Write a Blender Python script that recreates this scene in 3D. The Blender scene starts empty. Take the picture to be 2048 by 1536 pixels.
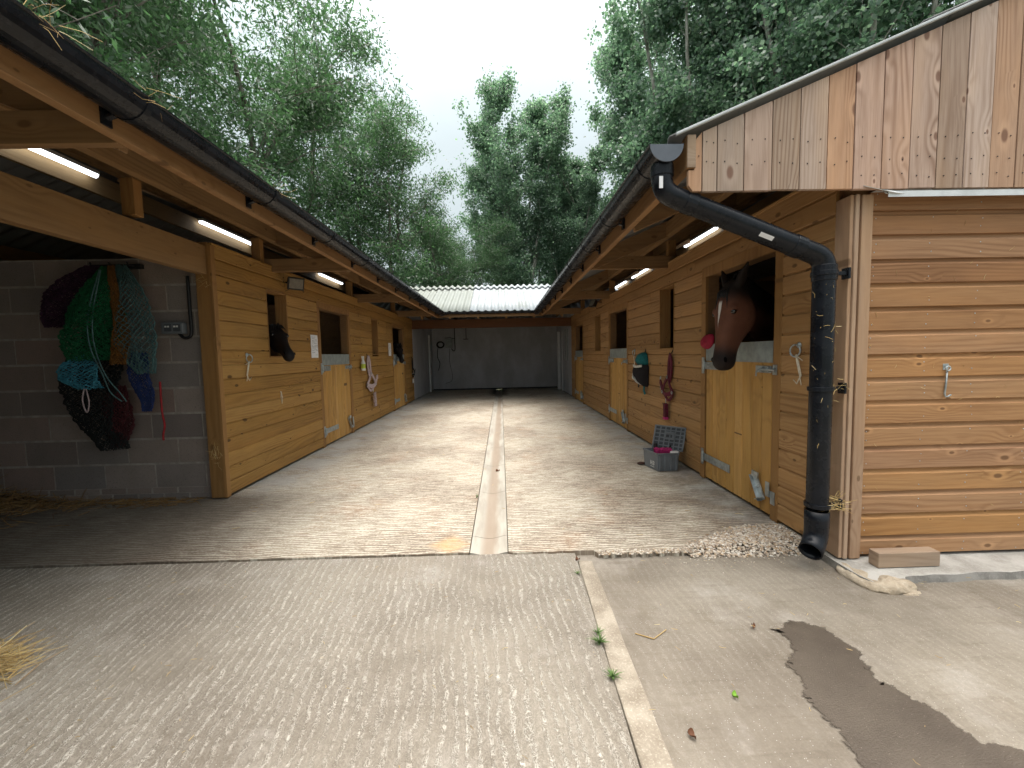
SKY_LO, SKY_HI, SUN, EXPO = 4.7, 46.0, 1.3, 0.82
import bpy, bmesh, math, random
import numpy as np
from mathutils import Vector, Matrix
random.seed(7); np.random.seed(7)
SC = bpy.context.scene; COL = SC.collection
R = math.radians
# ------------------------------------------------------------------ dimensions (metres, camera stands at x=0, y=0)
XL, XR = -2.47, 1.90            # faces of the two timber walls
PITCH = 0.1295                  # cladding board cover
SL = 0.414                      # roof slope
def zl(x): return 2.315 + SL * (-1.575 - x)     # left roof height
def zr(x): return 2.315 + SL * (x - 0.965)      # right roof height
def zb(y): return 2.315 + SL * (y - 10.45)      # rear roof height
# ------------------------------------------------------------------ node helpers
class NT:
    def __init__(s, name):
        s.m = bpy.data.materials.new(name); s.m.use_nodes = True
        s.t = s.m.node_tree; s.t.nodes.clear()
        s.out = s.n('ShaderNodeOutputMaterial'); s.b = s.n('ShaderNodeBsdfPrincipled')
        s.l(s.b.outputs[0], s.out.inputs[0])
    def n(s, typ, **k):
        nd = s.t.nodes.new(typ)
        for a, v in k.items(): setattr(nd, a, v)
        return nd
    def l(s, a, b): s.t.links.new(a, b)
    def put(s, sock, v):
        if hasattr(v, 'is_linked') or isinstance(v, bpy.types.NodeSocket): s.l(v, sock)
        else: sock.default_value = v
    def math(s, op, a, b=0.0, c=0.0, clamp=False):
        nd = s.n('ShaderNodeMath', operation=op, use_clamp=clamp)
        s.put(nd.inputs[0], a); s.put(nd.inputs[1], b); s.put(nd.inputs[2], c)
        return nd.outputs[0]
    def vmath(s, op, a, b):
        nd = s.n('ShaderNodeVectorMath', operation=op)
        s.put(nd.inputs[0], a); s.put(nd.inputs[1], b); return nd.outputs[0]
    def mix(s, f, a, b, mode='MIX'):
        nd = s.n('ShaderNodeMix', data_type='RGBA', blend_type=mode)
        s.put(nd.inputs[0], f)
        for i, v in ((6, a), (7, b)):
            s.put(nd.inputs[i], v if isinstance(v, bpy.types.NodeSocket) else (*v[:3], 1))
        return nd.outputs[2]
    def ramp(s, f, stops, mode='LINEAR'):
        nd = s.n('ShaderNodeValToRGB'); cr = nd.color_ramp; cr.interpolation = mode
        while len(cr.elements) < len(stops): cr.elements.new(0.5)
        for e, (p, c) in zip(cr.elements, stops):
            e.position = p; e.color = (*c[:3], 1) if hasattr(c, '__len__') else (c, c, c, 1)
        s.put(nd.inputs[0], f); return nd.outputs[0]
    def obj(s): return s.n('ShaderNodeTexCoord').outputs['Object']
    def island(s): return s.n('ShaderNodeNewGeometry').outputs['Random Per Island']
    def scale(s, v, sc):
        return s.vmath('MULTIPLY', v, tuple(sc))
    def noise(s, v, scale=1.0, detail=3.0, rough=0.55, dist=0.0):
        nd = s.n('ShaderNodeTexNoise'); s.l(v, nd.inputs['Vector'])
        nd.inputs['Scale'].default_value = scale; nd.inputs['Detail'].default_value = detail
        nd.inputs['Roughness'].default_value = rough; nd.inputs['Distortion'].default_value = dist
        return nd.outputs[0]
    def voro(s, v, scale=1.0, feature='F1', rnd=1.0):
        nd = s.n('ShaderNodeTexVoronoi', feature=feature); s.l(v, nd.inputs['Vector'])
        nd.inputs['Scale'].default_value = scale; nd.inputs['Randomness'].default_value = rnd
        return nd
    def sstep(s, v, a, b):
        nd = s.n('ShaderNodeMapRange', interpolation_type='SMOOTHSTEP'); s.put(nd.inputs[0], v)
        nd.inputs[1].default_value = a; nd.inputs[2].default_value = b
        return nd.outputs[0]
    def sep(s, v):
        nd = s.n('ShaderNodeSeparateXYZ'); s.l(v, nd.inputs[0]); return nd.outputs
    def bump(s, h, strength=0.3, dist=0.01):
        nd = s.n('ShaderNodeBump'); nd.inputs['Strength'].default_value = strength
        nd.inputs['Distance'].default_value = dist; s.l(h, nd.inputs['Height'])
        s.l(nd.outputs[0], s.b.inputs['Normal'])
    def fin(s, col=None, rough=0.7, metal=0.0, spec=0.4):
        if col is not None:
            s.put(s.b.inputs['Base Color'], col if isinstance(col, bpy.types.NodeSocket) else (*col[:3], 1))
        s.put(s.b.inputs['Roughness'], rough); s.b.inputs['Metallic'].default_value = metal
        s.b.inputs['Specular IOR Level'].default_value = spec
        return s.m

def wood(name, cols, axis, grain=0.45, knot=0.6, rings=22., rough=0.72, dirt=None, kcol=(.09, .045, .018), kpale=0.0, ls=1.0, knots=.45, ksize=1.0):
    s = NT(name); o = s.obj(); isl = s.island()
    off = s.n('ShaderNodeCombineXYZ')
    for i, k in enumerate((31.7, 57.3, 23.9)): s.l(s.math('MULTIPLY', isl, k), off.inputs[i])
    v = s.vmath('ADD', o, off.outputs[0])
    a = 'XYZ'.index(axis)
    def sc(along, across):
        q = [across] * 3; q[a] = along; return q
    f = s.noise(s.scale(v, sc(0.50 * ls, 4)), 1.0, 2.0, 0.5, 0.2)
    acr = s.sep(v)[{'X': 2, 'Y': 2, 'Z': 0}[axis]]
    k2 = s.n('ShaderNodeCombineXYZ'); vs = s.sep(v)                      # knots run through the board's thickness
    s.l(s.math('MULTIPLY', vs[a], 3.4 * ls), k2.inputs[0]); s.l(s.math('MULTIPLY', vs[{'X': 2, 'Y': 2, 'Z': 0}[axis]], 6.5), k2.inputs[1])
    vo = s.n('ShaderNodeTexVoronoi', feature='F1', voronoi_dimensions='2D'); s.l(k2.outputs[0], vo.inputs['Vector']); vo.inputs['Scale'].default_value = 1.0
    on = s.math('GREATER_THAN', s.sep(vo.outputs['Color'])[0], knots)
    d = vo.outputs['Distance']
    near = s.math('MULTIPLY', s.sstep(d, 0.45, 0.04), on)
    kr = s.math('MULTIPLY_ADD', s.math('POWER', s.sep(vo.outputs['Color'])[2], 2.0), 1.1, .35)
    dk = s.math('DIVIDE', d, s.math('MULTIPLY', kr, ksize))
    core = s.math('MULTIPLY', s.sstep(dk, 0.10, 0.05), on)
    ring = s.math('SINE', s.math('ADD', s.math('MULTIPLY', acr, s.math('MULTIPLY_ADD', isl, rings * 10.0, rings * 7.0)), s.math('ADD', s.math('MULTIPLY', f, rings * 3.4), s.math('MULTIPLY', near, 7.5))))
    ring = s.math('MULTIPLY_ADD', ring, 0.5, 0.5)
    ring = s.math('MULTIPLY', s.math('POWER', ring, 1.8), s.math('MULTIPLY_ADD', s.sstep(s.noise(s.scale(v, sc(.8, 7)), 1.0, 2, .5), .38, .66), .85, .15))
    fib = s.noise(s.scale(v, sc(5 * ls, 190)), 1.0, 2.0, 0.6)
    blot = s.noise(s.scale(v, sc(1.1, 5)), 1.0, 3.0, 0.6)
    if len(cols) == 1: cols = cols * 2
    base = s.ramp(isl, [(i / max(1, len(cols) - 1), c) for i, c in enumerate(cols)])
    dark = s.mix(1.0, base, (.44, .34, .27), 'MULTIPLY')
    c = s.mix(s.math('MULTIPLY', ring, grain), base, dark)
    c = s.mix(s.math('MULTIPLY', s.sstep(fib, .45, .75), grain * 0.8), c, s.mix(1.0, base, (.62, .55, .5), 'MULTIPLY'))
    c = s.mix(s.math('MULTIPLY', s.sstep(s.noise(s.scale(v, sc(2.2, 16)), 1.0, 4.0, 0.65), .46, .70), 0.42), c, s.mix(1.0, base, (.66, .58, .52), 'MULTIPLY'))
    c = s.mix(s.math('MULTIPLY', s.sstep(blot, .42, .72), 0.45), c, s.mix(1.0, base, (1.22, 1.12, .95), 'MULTIPLY'))
    if kpale:
        halo = s.math('MULTIPLY', s.sstep(dk, 0.22, 0.11), on)
        c = s.mix(s.math('MULTIPLY', halo, kpale), c, s.mix(1.0, base, (1.5, 1.5, 1.45), 'MULTIPLY'))
    c = s.mix(s.math('MULTIPLY', core, knot), c, kcol)
    if dirt:
        z = s.sep(o)[2]
        dn = s.noise(s.scale(o, (3, 3, 1.2)), 1.0, 4.0, 0.6)
        m = s.math('MULTIPLY', s.math('MULTIPLY', s.sstep(dn, .42, .75), s.sstep(z, .75, .1)), dirt[1])
        c = s.mix(m, c, dirt[0])
    h = s.math('ADD', s.math('MULTIPLY', ring, -0.12), s.math('MULTIPLY', fib, 0.7))
    s.bump(h, 0.35, 0.0025)
    return s.fin(c, rough, 0, 0.3)

def plain(name, col, rough=0.5, metal=0.0, var=0.15, sc=6.0, spec=0.4, bumpy=0.0, spots=None):
    s = NT(name); o = s.obj()
    n = s.noise(o, sc, 5.0, 0.6)
    lo = tuple(x * (1 - var) for x in col); hi = tuple(min(1, x * (1 + var)) for x in col)
    c = s.mix(s.sstep(n, .3, .7), lo, hi)
    if spots:
        c = s.mix(s.math('MULTIPLY', s.sstep(s.noise(o, sc * 9, 3, .6), .58, .7), spots[1]), c, spots[0])
    if bumpy: s.bump(s.noise(o, sc * 14, 4.0, 0.6), bumpy, 0.004)
    r = s.math('MULTIPLY_ADD', n, 0.25, rough - 0.12)
    return s.fin(c, r, metal, spec)

def emit(name, col, st):
    s = NT(name); s.b.inputs['Emission Color'].default_value = (*col, 1); s.b.inputs['Emission Strength'].default_value = st
    return s.fin((.8, .8, .8), 0.4)

M = {}
M['left_boards'] = wood('left cladding boards', [(.275, .150, .038), (.375, .215, .064), (.295, .160, .043), (.41, .24, .078), (.335, .183, .052)], 'Y', .60, .85, 14, .62, knots=.45, ksize=1.0, kcol=(.06, .028, .010))
M['right_boards'] = wood('right cladding boards', [(.31, .178, .074), (.405, .24, .104), (.335, .19, .079), (.445, .265, .12)], 'Y', .62, .75, 14, .68, knots=.5, ksize=1.0, kcol=(.08, .042, .018))
M['front_boards'] = wood('front cladding boards', [(.375, .208, .096), (.315, .162, .070), (.415, .245, .126), (.36, .205, .112), (.435, .235, .085), (.295, .153, .072), (.385, .225, .124), (.41, .21, .076)], 'X', .62, .8, 17, .7, kcol=(.12, .058, .026), kpale=.40, knots=.66, ksize=.95)
M['gable_boards'] = wood('gable boards', [(.47, .285, .205), (.40, .245, .165), (.53, .375, .30), (.305, .24, .19), (.48, .295, .19), (.30, .25, .215), (.54, .41, .34), (.43, .365, .315), (.285, .245, .21), (.50, .33, .225), (.33, .26, .215), (.51, .385, .31)], 'Z', .70, .8, 19, .8, kcol=(.15, .07, .045), kpale=.25, knots=.5, ksize=1.25)
M['fascia'] = wood('fascia timber', [(.29, .165, .075), (.33, .19, .09)], 'Y', .4, .6, 14, .65)
M['rafter'] = wood('rafter timber', [(.23, .138, .066), (.27, .165, .08)], 'X', .4, .6, 14, .7)
M['rafter_y'] = wood('purlin timber', [(.25, .148, .065), (.31, .185, .085)], 'Y', .4, .6, 14, .7)
M['pale_y'] = wood('pale ridge timber', [(.25, .17, .085), (.28, .195, .10)], 'Y', .35, .6, 14, .7)
M['post'] = wood('post timber', [(.27, .145, .05), (.31, .168, .062)], 'Z', .4, .6, 14, .65)
M['post_pale'] = wood('pale corner timber', [(.46, .32, .22), (.36, .235, .15), (.50, .375, .28)], 'Z', .4, .6, 14, .75)
M['door_boards'] = wood('door planks', [(.48, .272, .080), (.58, .345, .115), (.43, .24, .070), (.53, .31, .092)], 'Z', .55, .9, 14, .55, ksize=.7, knots=.25, dirt=((.13, .05, .018), .45))
M['offcut'] = wood('timber offcut', [(.33, .25, .185)], 'X', .5, .6, 14, .8)
M['rear_beam'] = wood('rear beam timber', [(.13, .058, .026)], 'X', .4, .6, 14, .7)
M['inner_boards'] = wood('inner lining', [(.17, .098, .045), (.21, .122, .058)], 'Y', .35, .5, 14, .75)
M['pvc'] = plain('black plastic', (.0085, .010, .0135), .27, 0, .3, 9, .22, spots=((.08, .07, .06), .16))
M['galv'] = plain('galvanised steel', (.42, .46, .47), .42, .75, .25, 22)
M['galv_dull'] = plain('dull galvanised sheet', (.30, .335, .33), .5, .35, .18, 14)
M['verge'] = plain('pale sheet edge', (.46, .49, .50), .5, 0, .12, 10)
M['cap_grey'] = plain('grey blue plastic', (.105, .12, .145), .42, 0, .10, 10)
M['lead'] = plain('lead flashing', (.62, .64, .65), .5, .2, .12, 10)
M['block'] = None
M['white'] = plain('white painted timber', (.62, .63, .64), .55, 0, .08, 8)
M['paper'] = plain('paper', (.74, .74, .76), .8, 0, .04, 8)
M['ink'] = plain('ink', (.10, .09, .11), .8, 0, .1, 8)
M['black_rubber'] = plain('black rubber', (.014, .014, .015), .6, 0, .25, 10)
M['cable'] = plain('black cable', (.010, .010, .011), .5, 0, .2, 10)
M['grey_plastic'] = plain('grey plastic', (.15, .165, .18), .45, 0, .10, 12)
M['dark_grey_plastic'] = plain('dark grey plastic', (.06, .066, .075), .5, 0, .12, 12)
M['white_plastic'] = plain('white plastic', (.66, .66, .64), .4, 0, .05, 12)
M['lime'] = plain('lime label', (.42, .52, .06), .5, 0, .2, 25)
M['crimson'] = plain('crimson webbing', (.10, .007, .024), .8, 0, .35, 40, bumpy=.3)
M['magenta'] = plain('magenta bristle', (.50, .03, .17), .7, 0, .25, 60, bumpy=.5)
M['redpad'] = plain('red padding', (.30, .008, .035), .75, 0, .2, 20, bumpy=.2)
M['teal'] = plain('teal fabric', (.010, .125, .135), .85, 0, .25, 40, bumpy=.3)
M['blackmesh'] = plain('black mesh fabric', (.012, .010, .012), .9, 0, .3, 80, bumpy=.4)
M['cream'] = plain('cream fleece', (.60, .58, .52), .95, 0, .15, 60, bumpy=.5)
M['pinkweb'] = plain('pale pink fleece', (.46, .36, .37), .9, 0, .25, 60, bumpy=.5)
M['string'] = plain('pale baler twine', (.62, .56, .44), .9, 0, .2, 40)
M['led'] = emit('lit led diffuser', (.93, .97, 1.0), 3.0)
M['lamp_glass'] = plain('floodlight glass', (.20, .19, .17), .12, .0, .15, 30, .6)
for n_, c_ in dict(purple=(.040, .012, .034), green=(.004, .095, .035), amber=(.13, .055, .008), tealgrey=(.065, .135, .14), skyblue=(.05, .24, .33), navy=(.015, .032, .12), black=(.010, .012, .012), wine=(.06, .010, .013), red=(.28, .018, .022)).items():
    M['net_' + n_] = plain(n_ + ' net cord', c_, .85, 0, .3, 30)

def straw_mat(name, cols):
    s = NT(name); isl = s.island()
    c = s.ramp(isl, [(i / (len(cols) - 1), q) for i, q in enumerate(cols)])
    return s.fin(c, .75)
M['straw'] = straw_mat('straw', [(.42, .28, .10), (.62, .46, .20), (.30, .18, .06), (.70, .58, .32)])
M['hay'] = straw_mat('hay', [(.16, .085, .03), (.26, .15, .05), (.12, .06, .02), (.30, .19, .08)])
M['grass'] = straw_mat('grass blades', [(.05, .12, .02), (.09, .17, .04), (.12, .16, .05), (.05, .10, .03)])
M['pebble'] = straw_mat('pebbles', [(.40, .32, .24), (.56, .50, .41), (.24, .165, .105), (.68, .64, .57), (.30, .235, .175), (.46, .33, .20), (.60, .54, .46), (.18, .135, .10)])
M['dryleaf'] = straw_mat('dry leaf', [(.16, .065, .03), (.12, .05, .025)])
M['greenleaf'] = straw_mat('green leaf', [(.22, .42, .05), (.2, .4, .05)])

def block_mat(name, cols, rough=.9):
    s = NT(name); o = s.obj(); isl = s.island()
    c = s.ramp(isl, [(i / (len(cols) - 1), q) for i, q in enumerate(cols)])
    n = s.noise(o, 90, 4, .7); n2 = s.noise(o, 5, 4, .6)
    c = s.mix(s.math('MULTIPLY', s.sstep(n, .5, .75), .5), c, s.mix(1.0, c, (.5, .5, .5), 'MULTIPLY'))
    c = s.mix(s.math('MULTIPLY', s.sstep(n2, .4, .75), .35), c, (.17, .145, .12))
    pv = s.voro(o, 75); pits = s.math('MULTIPLY', s.sstep(pv.outputs['Distance'], .30, .12), s.math('GREATER_THAN', s.sep(pv.outputs['Color'])[0], .6))
    c = s.mix(s.math('MULTIPLY', pits, .55), c, (.07, .06, .052))
    s.bump(s.math('SUBTRACT', n, pits), .7, .005)
    return s.fin(c, rough, 0, .2)
M['block'] = block_mat('concrete blocks', [(.26, .185, .16), (.31, .255, .225), (.20, .165, .152), (.28, .225, .195), (.225, .20, .19), (.25, .19, .165)])
M['mortar'] = plain('mortar', (.33, .295, .255), .95, 0, .2, 14, bumpy=.4)

def rearwall_mat():
    s = NT('grey painted wall'); o = s.obj()
    n = s.noise(s.scale(o, (1.0, 1.0, .55)), 1.6, 5, .62); n2 = s.noise(o, 26, 4, .6)
    c = s.mix(s.sstep(n, .35, .72), (.40, .405, .42), (.54, .555, .59))
    st = s.voro(s.scale(o, (1.5, 1.5, .8)), 1.1)
    m = s.math('MULTIPLY', s.sstep(st.outputs['Distance'], .26, .06), .45)
    c = s.mix(m, c, (.46, .47, .49))
    c = s.mix(s.math('MULTIPLY', s.sstep(n2, .5, .75), .25), c, (.2, .2, .2))
    s.bump(n2, .25, .004)
    return s.fin(c, .5, 0, .4)
M['rear_wall'] = rearwall_mat()

def roof_mat(name, base, pale, lichen, la, split=None):
    s = NT(name); o = s.obj(); isl = s.island()
    n = s.noise(o, 2.2, 5, .62); n2 = s.noise(o, 38, 4, .65)
    c = s.mix(s.sstep(isl, .35, .75) if split is None else s.math('ADD', s.math('MULTIPLY', s.sstep(s.sep(o)[0], split - .01, split + .01), .85), s.math('MULTIPLY', isl, .15)), base, pale)
    c = s.mix(s.math('MULTIPLY', s.sstep(n, .45, .75), .5), c, lichen)
    c = s.mix(s.math('MULTIPLY', s.sstep(n2, .56, .72), la), c, tuple(x * .5 for x in lichen))
    return s.fin(c, .6, 0, .35)
M['roof_rear'] = roof_mat('fibre cement rear sheets', (.25, .27, .24), (.40, .435, .465), (.21, .225, .17), .30, split=-.51)
M['roof'] = roof_mat('fibre cement sheets', (.19, .195, .195), (.24, .245, .25), (.16, .16, .14), .3)

# ---- concrete
def yard_mat():
    s = NT('tamped yard concrete'); o = s.obj(); x, y, z = s.sep(o)
    wob = s.noise(o, 3.0, 3, .6)
    # the tamping lines sweep round on the left
    n1 = s.noise(s.scale(o, (6.5, 42, 1)), 1.0, 3, .6, .5)
    n3 = s.noise(s.scale(o, (14, 95, 1)), 1.0, 2, .6, .3)
    w = s.math('SINE', s.math('ADD', s.math('MULTIPLY', y, 6.283 * 36), s.math('MULTIPLY', s.noise(s.scale(o, (2.2, 5, 1)), 1, 3, .6), 20)))
    ridge = s.math('MULTIPLY_ADD', w, .16, s.math('MULTIPLY_ADD', n1, .9, s.math('MULTIPLY', n3, .5)))
    spk = s.noise(s.scale(o, (55, 120, 1)), 1.0, 2, .7)
    ridge = s.math('MULTIPLY_ADD', s.math('SUBTRACT', spk, .5), .9, ridge)
    hi = s.sstep(ridge, .60, .92)
    patch = s.noise(o, .85, 5, .62); p2 = s.noise(s.vmath('ADD', o, (7.3, 2.1, 0)), 1.9, 5, .65)
    base = s.mix(s.sstep(patch, .36, .62), (.185, .142, .104), (.34, .285, .215))
    rust = s.math('MULTIPLY', s.sstep(p2, .50, .72), .55)
    base = s.mix(rust, base, (.30, .175, .10))
    top = s.mix(s.sstep(patch, .3, .6), (.53, .475, .38), (.69, .645, .54))
    grey = s.math('MULTIPLY', s.math('MAXIMUM', s.math('MULTIPLY', s.sstep(x, -1.75, -2.25), s.sstep(y, 3.5, 4.1)), s.sstep(x, 1.35, 1.75)), .6)
    c = s.mix(s.math('MULTIPLY', hi, .85), base, top)
    c = s.mix(s.math('MULTIPLY', grey, s.sstep(wob, .3, .6)), c, (.44, .45, .445))
    mud = s.math('MULTIPLY', s.sstep(x, .55, 1.5), s.math('MULTIPLY', s.sstep(y, 5.2, 3.4), s.sstep(p2, .36, .58)))
    c = s.mix(s.math('MULTIPLY', mud, .62), c, s.mix(hi, (.085, .055, .035), (.26, .19, .13)))
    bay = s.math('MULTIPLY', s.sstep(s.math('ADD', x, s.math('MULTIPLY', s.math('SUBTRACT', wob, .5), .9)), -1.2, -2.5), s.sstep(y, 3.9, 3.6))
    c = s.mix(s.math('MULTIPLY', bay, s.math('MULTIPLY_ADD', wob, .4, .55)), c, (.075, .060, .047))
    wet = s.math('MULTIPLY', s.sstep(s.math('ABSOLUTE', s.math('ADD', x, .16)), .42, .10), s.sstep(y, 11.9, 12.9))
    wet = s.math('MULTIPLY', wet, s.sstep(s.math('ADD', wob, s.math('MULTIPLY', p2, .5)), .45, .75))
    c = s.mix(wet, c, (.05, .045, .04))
    orange = s.math('MULTIPLY', s.sstep(s.math('ADD', s.math('ABSOLUTE', s.math('ADD', x, .36)), s.math('MULTIPLY', s.math('ABSOLUTE', s.math('ADD', y, -2.62)), 1.0)), .20, .05), s.sstep(wob, .3, .6))
    c = s.mix(s.math('MULTIPLY', orange, .7), c, (.58, .36, .16))
    s.bump(ridge, .75, .010)
    return s.fin(c, .82, 0, .3)
M['yard'] = yard_mat()

def fore_mat(name, worms=1.0, light=1.0):
    s = NT(name); o = s.obj(); x, y, z = s.sep(o)
    cmb = s.n('ShaderNodeCombineXYZ')
    s.l(s.math('ADD', x, s.math('MULTIPLY', y, .10)), cmb.inputs[0]); s.l(y, cmb.inputs[1])
    q = cmb.outputs[0]
    n1 = s.noise(s.scale(q, (50, 32, 1)), 1.0, 3.5, .62, 1.0)
    n2 = s.noise(s.scale(q, (105, 84, 1)), 1.0, 3, .65, 1.0)
    worm = s.sstep(s.math('ABSOLUTE', s.math('SUBTRACT', n1, .5)), .055, .0)
    worm2 = s.sstep(s.math('ABSOLUTE', s.math('SUBTRACT', n2, .5)), .06, .0)
    w = s.math('SINE', s.math('ADD', s.math('MULTIPLY', s.sep(q)[0], 6.283 * 24), s.math('MULTIPLY', s.noise(s.scale(q, (3.2, 2.2, 1)), 1, 3, .6), 22)))
    lin = s.sstep(s.math('MULTIPLY_ADD', w, .5, .5), .45, .95)
    area = s.sstep(s.noise(o, 1.3, 4, .6), .30, .58)
    wm = s.math('MAXIMUM', s.math('MULTIPLY', worm, s.math('MULTIPLY_ADD', lin, .75, .25)), s.math('MULTIPLY', worm2, s.math('MULTIPLY_ADD', lin, .55, .22)))
    wm = s.math('MULTIPLY', wm, s.math('MULTIPLY_ADD', area, .75, .25))
    wm = s.math('MULTIPLY', wm, worms)
    patch = s.noise(o, 1.1, 5, .62); p2 = s.noise(s.vmath('ADD', o, (3.3, 9.1, 0)), 2.3, 5, .65)
    k = light
    base = s.mix(s.sstep(patch, .32, .68), (.146 * k, .123 * k, .096 * k), (.232 * k, .204 * k, .163 * k))
    base = s.mix(s.math('MULTIPLY', s.sstep(p2, .52, .72), .55), base, (.325 * k, .298 * k, .262 * k))
    base = s.mix(s.math('MULTIPLY', s.sstep(s.noise(s.vmath('ADD', o, (1.3, 4.4, 0)), 1.7, 4, .6), .55, .74), .5), base, (.17 * k, .135 * k, .095 * k))
    fine = s.noise(o, 150, 3, .7)
    base = s.mix(s.math('MULTIPLY', s.sstep(fine, .45, .7), .35), base, s.mix(1.0, base, (1.5, 1.5, 1.5), 'MULTIPLY'))
    st = s.noise(s.scale(o, (3.5, 30, 1)), 1.0, 4, .65)
    base = s.mix(s.math('MULTIPLY', s.sstep(st, .50, .72), .45 * (1 - worms)), base, s.mix(1.0, base, (.62, .58, .52), 'MULTIPLY'))
    blot = s.noise(s.vmath('ADD', o, (5.1, 8.2, 0)), 6.5, 5, .7)
    base = s.mix(s.math('MULTIPLY', s.sstep(blot, .5, .7), .35), base, s.mix(1.0, base, (.66, .62, .55), 'MULTIPLY'))
    vo = s.voro(o, 130); spk = s.math('MULTIPLY', s.sstep(vo.outputs['Distance'], .22, .12), s.math('GREATER_THAN', s.sep(vo.outputs['Color'])[1], .80))
    c = s.mix(s.math('MULTIPLY', wm, .85), base, (.65, .605, .525))
    c = s.mix(s.math('MULTIPLY', spk, .75), c, (.56, .53, .49))
    h = s.math('ADD', s.math('MULTIPLY', wm, .55), s.math('ADD', s.math('MULTIPLY', lin, .22 * worms), s.math('MULTIPLY', fine, .45)))
    s.bump(h, .8, .006)
    return s.fin(c, .80, 0, .3)
M['fore_l'] = fore_mat('tamped forecourt concrete', 1.0, 1.0)
M['fore_r'] = fore_mat('worn forecourt concrete', .16, 1.06)
def simple_conc(name, lo, hi, spk, sc=3., bs=.5):
    s = NT(name); o = s.obj()
    p = s.noise(o, sc, 5, .65); f = s.noise(o, 120, 4, .7)
    c = s.mix(s.sstep(p, .35, .65), lo, hi)
    c = s.mix(s.math('MULTIPLY', s.sstep(f, .5, .72), .5), c, spk)
    s.bump(s.math('ADD', f, s.math('MULTIPLY', p, 2.)), bs, .006)
    return s.fin(c, .85, 0, .3)
M['strip'] = simple_conc('pale joint concrete', (.225, .188, .142), (.35, .305, .24), (.62, .57, .48), 7.)
M['plinth'] = simple_conc('plinth concrete', (.30, .285, .255), (.46, .445, .41), (.58, .56, .52), 5.)
M['plinth_face'] = simple_conc('plinth face', (.20, .19, .175), (.33, .315, .29), (.42, .40, .37), 9.)
M['rough_stone'] = simple_conc('rough cast footing', (.34, .275, .195), (.47, .40, .305), (.56, .50, .41), 7., .8)
def drain_mat():
    s = NT('drain concrete'); o = s.obj(); x, y, z = s.sep(o)
    p = s.noise(s.scale(o, (9, 1.6, 1)), 1, 4, .6); f = s.noise(o, 110, 3, .7)
    c = s.mix(s.sstep(p, .3, .7), (.32, .29, .24), (.46, .43, .365))
    wid = s.math('ABSOLUTE', s.math('ADD', s.math('ADD', x, .115), s.math('MULTIPLY', s.math('SUBTRACT', p, .5), .06)))
    c = s.mix(s.math('MULTIPLY', s.sstep(wid, .070, .02), .75), c, (.285, .215, .155))
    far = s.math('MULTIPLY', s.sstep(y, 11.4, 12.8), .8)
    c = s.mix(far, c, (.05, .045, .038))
    s.bump(f, .3, .004)
    return s.fin(c, .75, 0, .35)
M['drain'] = drain_mat()
def wet_mat():
    s = NT('wet concrete'); o = s.obj()
    p = s.noise(o, 3, 5, .65); vo = s.voro(o, 130)
    spk = s.math('MULTIPLY', s.sstep(vo.outputs['Distance'], .22, .12), s.math('GREATER_THAN', s.sep(vo.outputs['Color'])[1], .84))
    c = s.mix(s.sstep(p, .3, .7), (.062, .048, .036), (.096, .077, .058))
    c = s.mix(s.math('MULTIPLY', spk, .6), c, (.30, .26, .21))
    s.bump(s.noise(o, 150, 3, .7), .7, .005)
    at = s.n('ShaderNodeAttribute'); at.attribute_name = 'inside'
    a = s.math('ADD', at.outputs['Fac'], s.math('MULTIPLY', s.math('SUBTRACT', s.noise(s.scale(o, (30, 60, 1)), 1, 4, .7), .5), 1.7))
    s.fin(c, .48, 0, .4)
    tr = s.n('ShaderNodeBsdfTransparent'); mx = s.n('ShaderNodeMixShader'); s.l(s.sstep(a, .22, .60), mx.inputs[0])
    s.l(tr.outputs[0], mx.inputs[1]); s.l(s.b.outputs[0], mx.inputs[2]); s.l(mx.outputs[0], s.out.inputs[0])
    return s.m
M['wet'] = wet_mat()
def soil_mat():
    s = NT('earth and grass'); o = s.obj()
    p = s.noise(o, .5, 5, .65); f = s.noise(o, 14, 4, .7)
    c = s.mix(s.sstep(p, .4, .6), (.07, .055, .035), (.05, .085, .03))
    c = s.mix(s.math('MULTIPLY', f, .5), c, (.03, .05, .02))
    return s.fin(c, .95, 0, .2)
M['soil'] = soil_mat()
# ---- trees
def leaf_mat(name, cols, trans=.35, pale=.5):
    s = NT(name); isl = s.island(); o = s.obj()
    big = s.noise(o, .45, 3, .6)
    f = s.math('ADD', s.math('MULTIPLY', isl, .65), s.math('MULTIPLY', big, .4), clamp=True)
    c = s.ramp(f, [(i / (len(cols) - 1), q) for i, q in enumerate(cols)])
    wn = s.n('ShaderNodeTexWhiteNoise', noise_dimensions='1D'); s.l(isl, wn.inputs['W'])
    c = s.mix(s.math('MULTIPLY', s.math('GREATER_THAN', wn.outputs['Value'], .80), pale), c, (.36, .44, .36))
    s.fin(c, .34, 0, .75)
    tr = s.n('ShaderNodeBsdfTranslucent'); s.l(s.mix(1.0, c, (1.3, 1.65, 1.15), 'MULTIPLY'), tr.inputs[0])
    mx = s.n('ShaderNodeMixShader'); mx.inputs[0].default_value = trans
    s.l(s.b.outputs[0], mx.inputs[1]); s.l(tr.outputs[0], mx.inputs[2]); s.l(mx.outputs[0], s.out.inputs[0])
    return s.m
M['leaf_ash'] = leaf_mat('ash leaves', [(.042, .086, .044), (.064, .122, .060), (.088, .156, .080), (.128, .20, .115)], .48, .25)
M['leaf_poplar'] = leaf_mat('poplar leaves', [(.075, .130, .102), (.110, .175, .132), (.165, .235, .180), (.27, .345, .295)], .50, .75)
M['leaf_bush'] = leaf_mat('bush leaves', [(.024, .052, .020), (.042, .086, .030), (.07, .12, .045)], .36)
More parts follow.
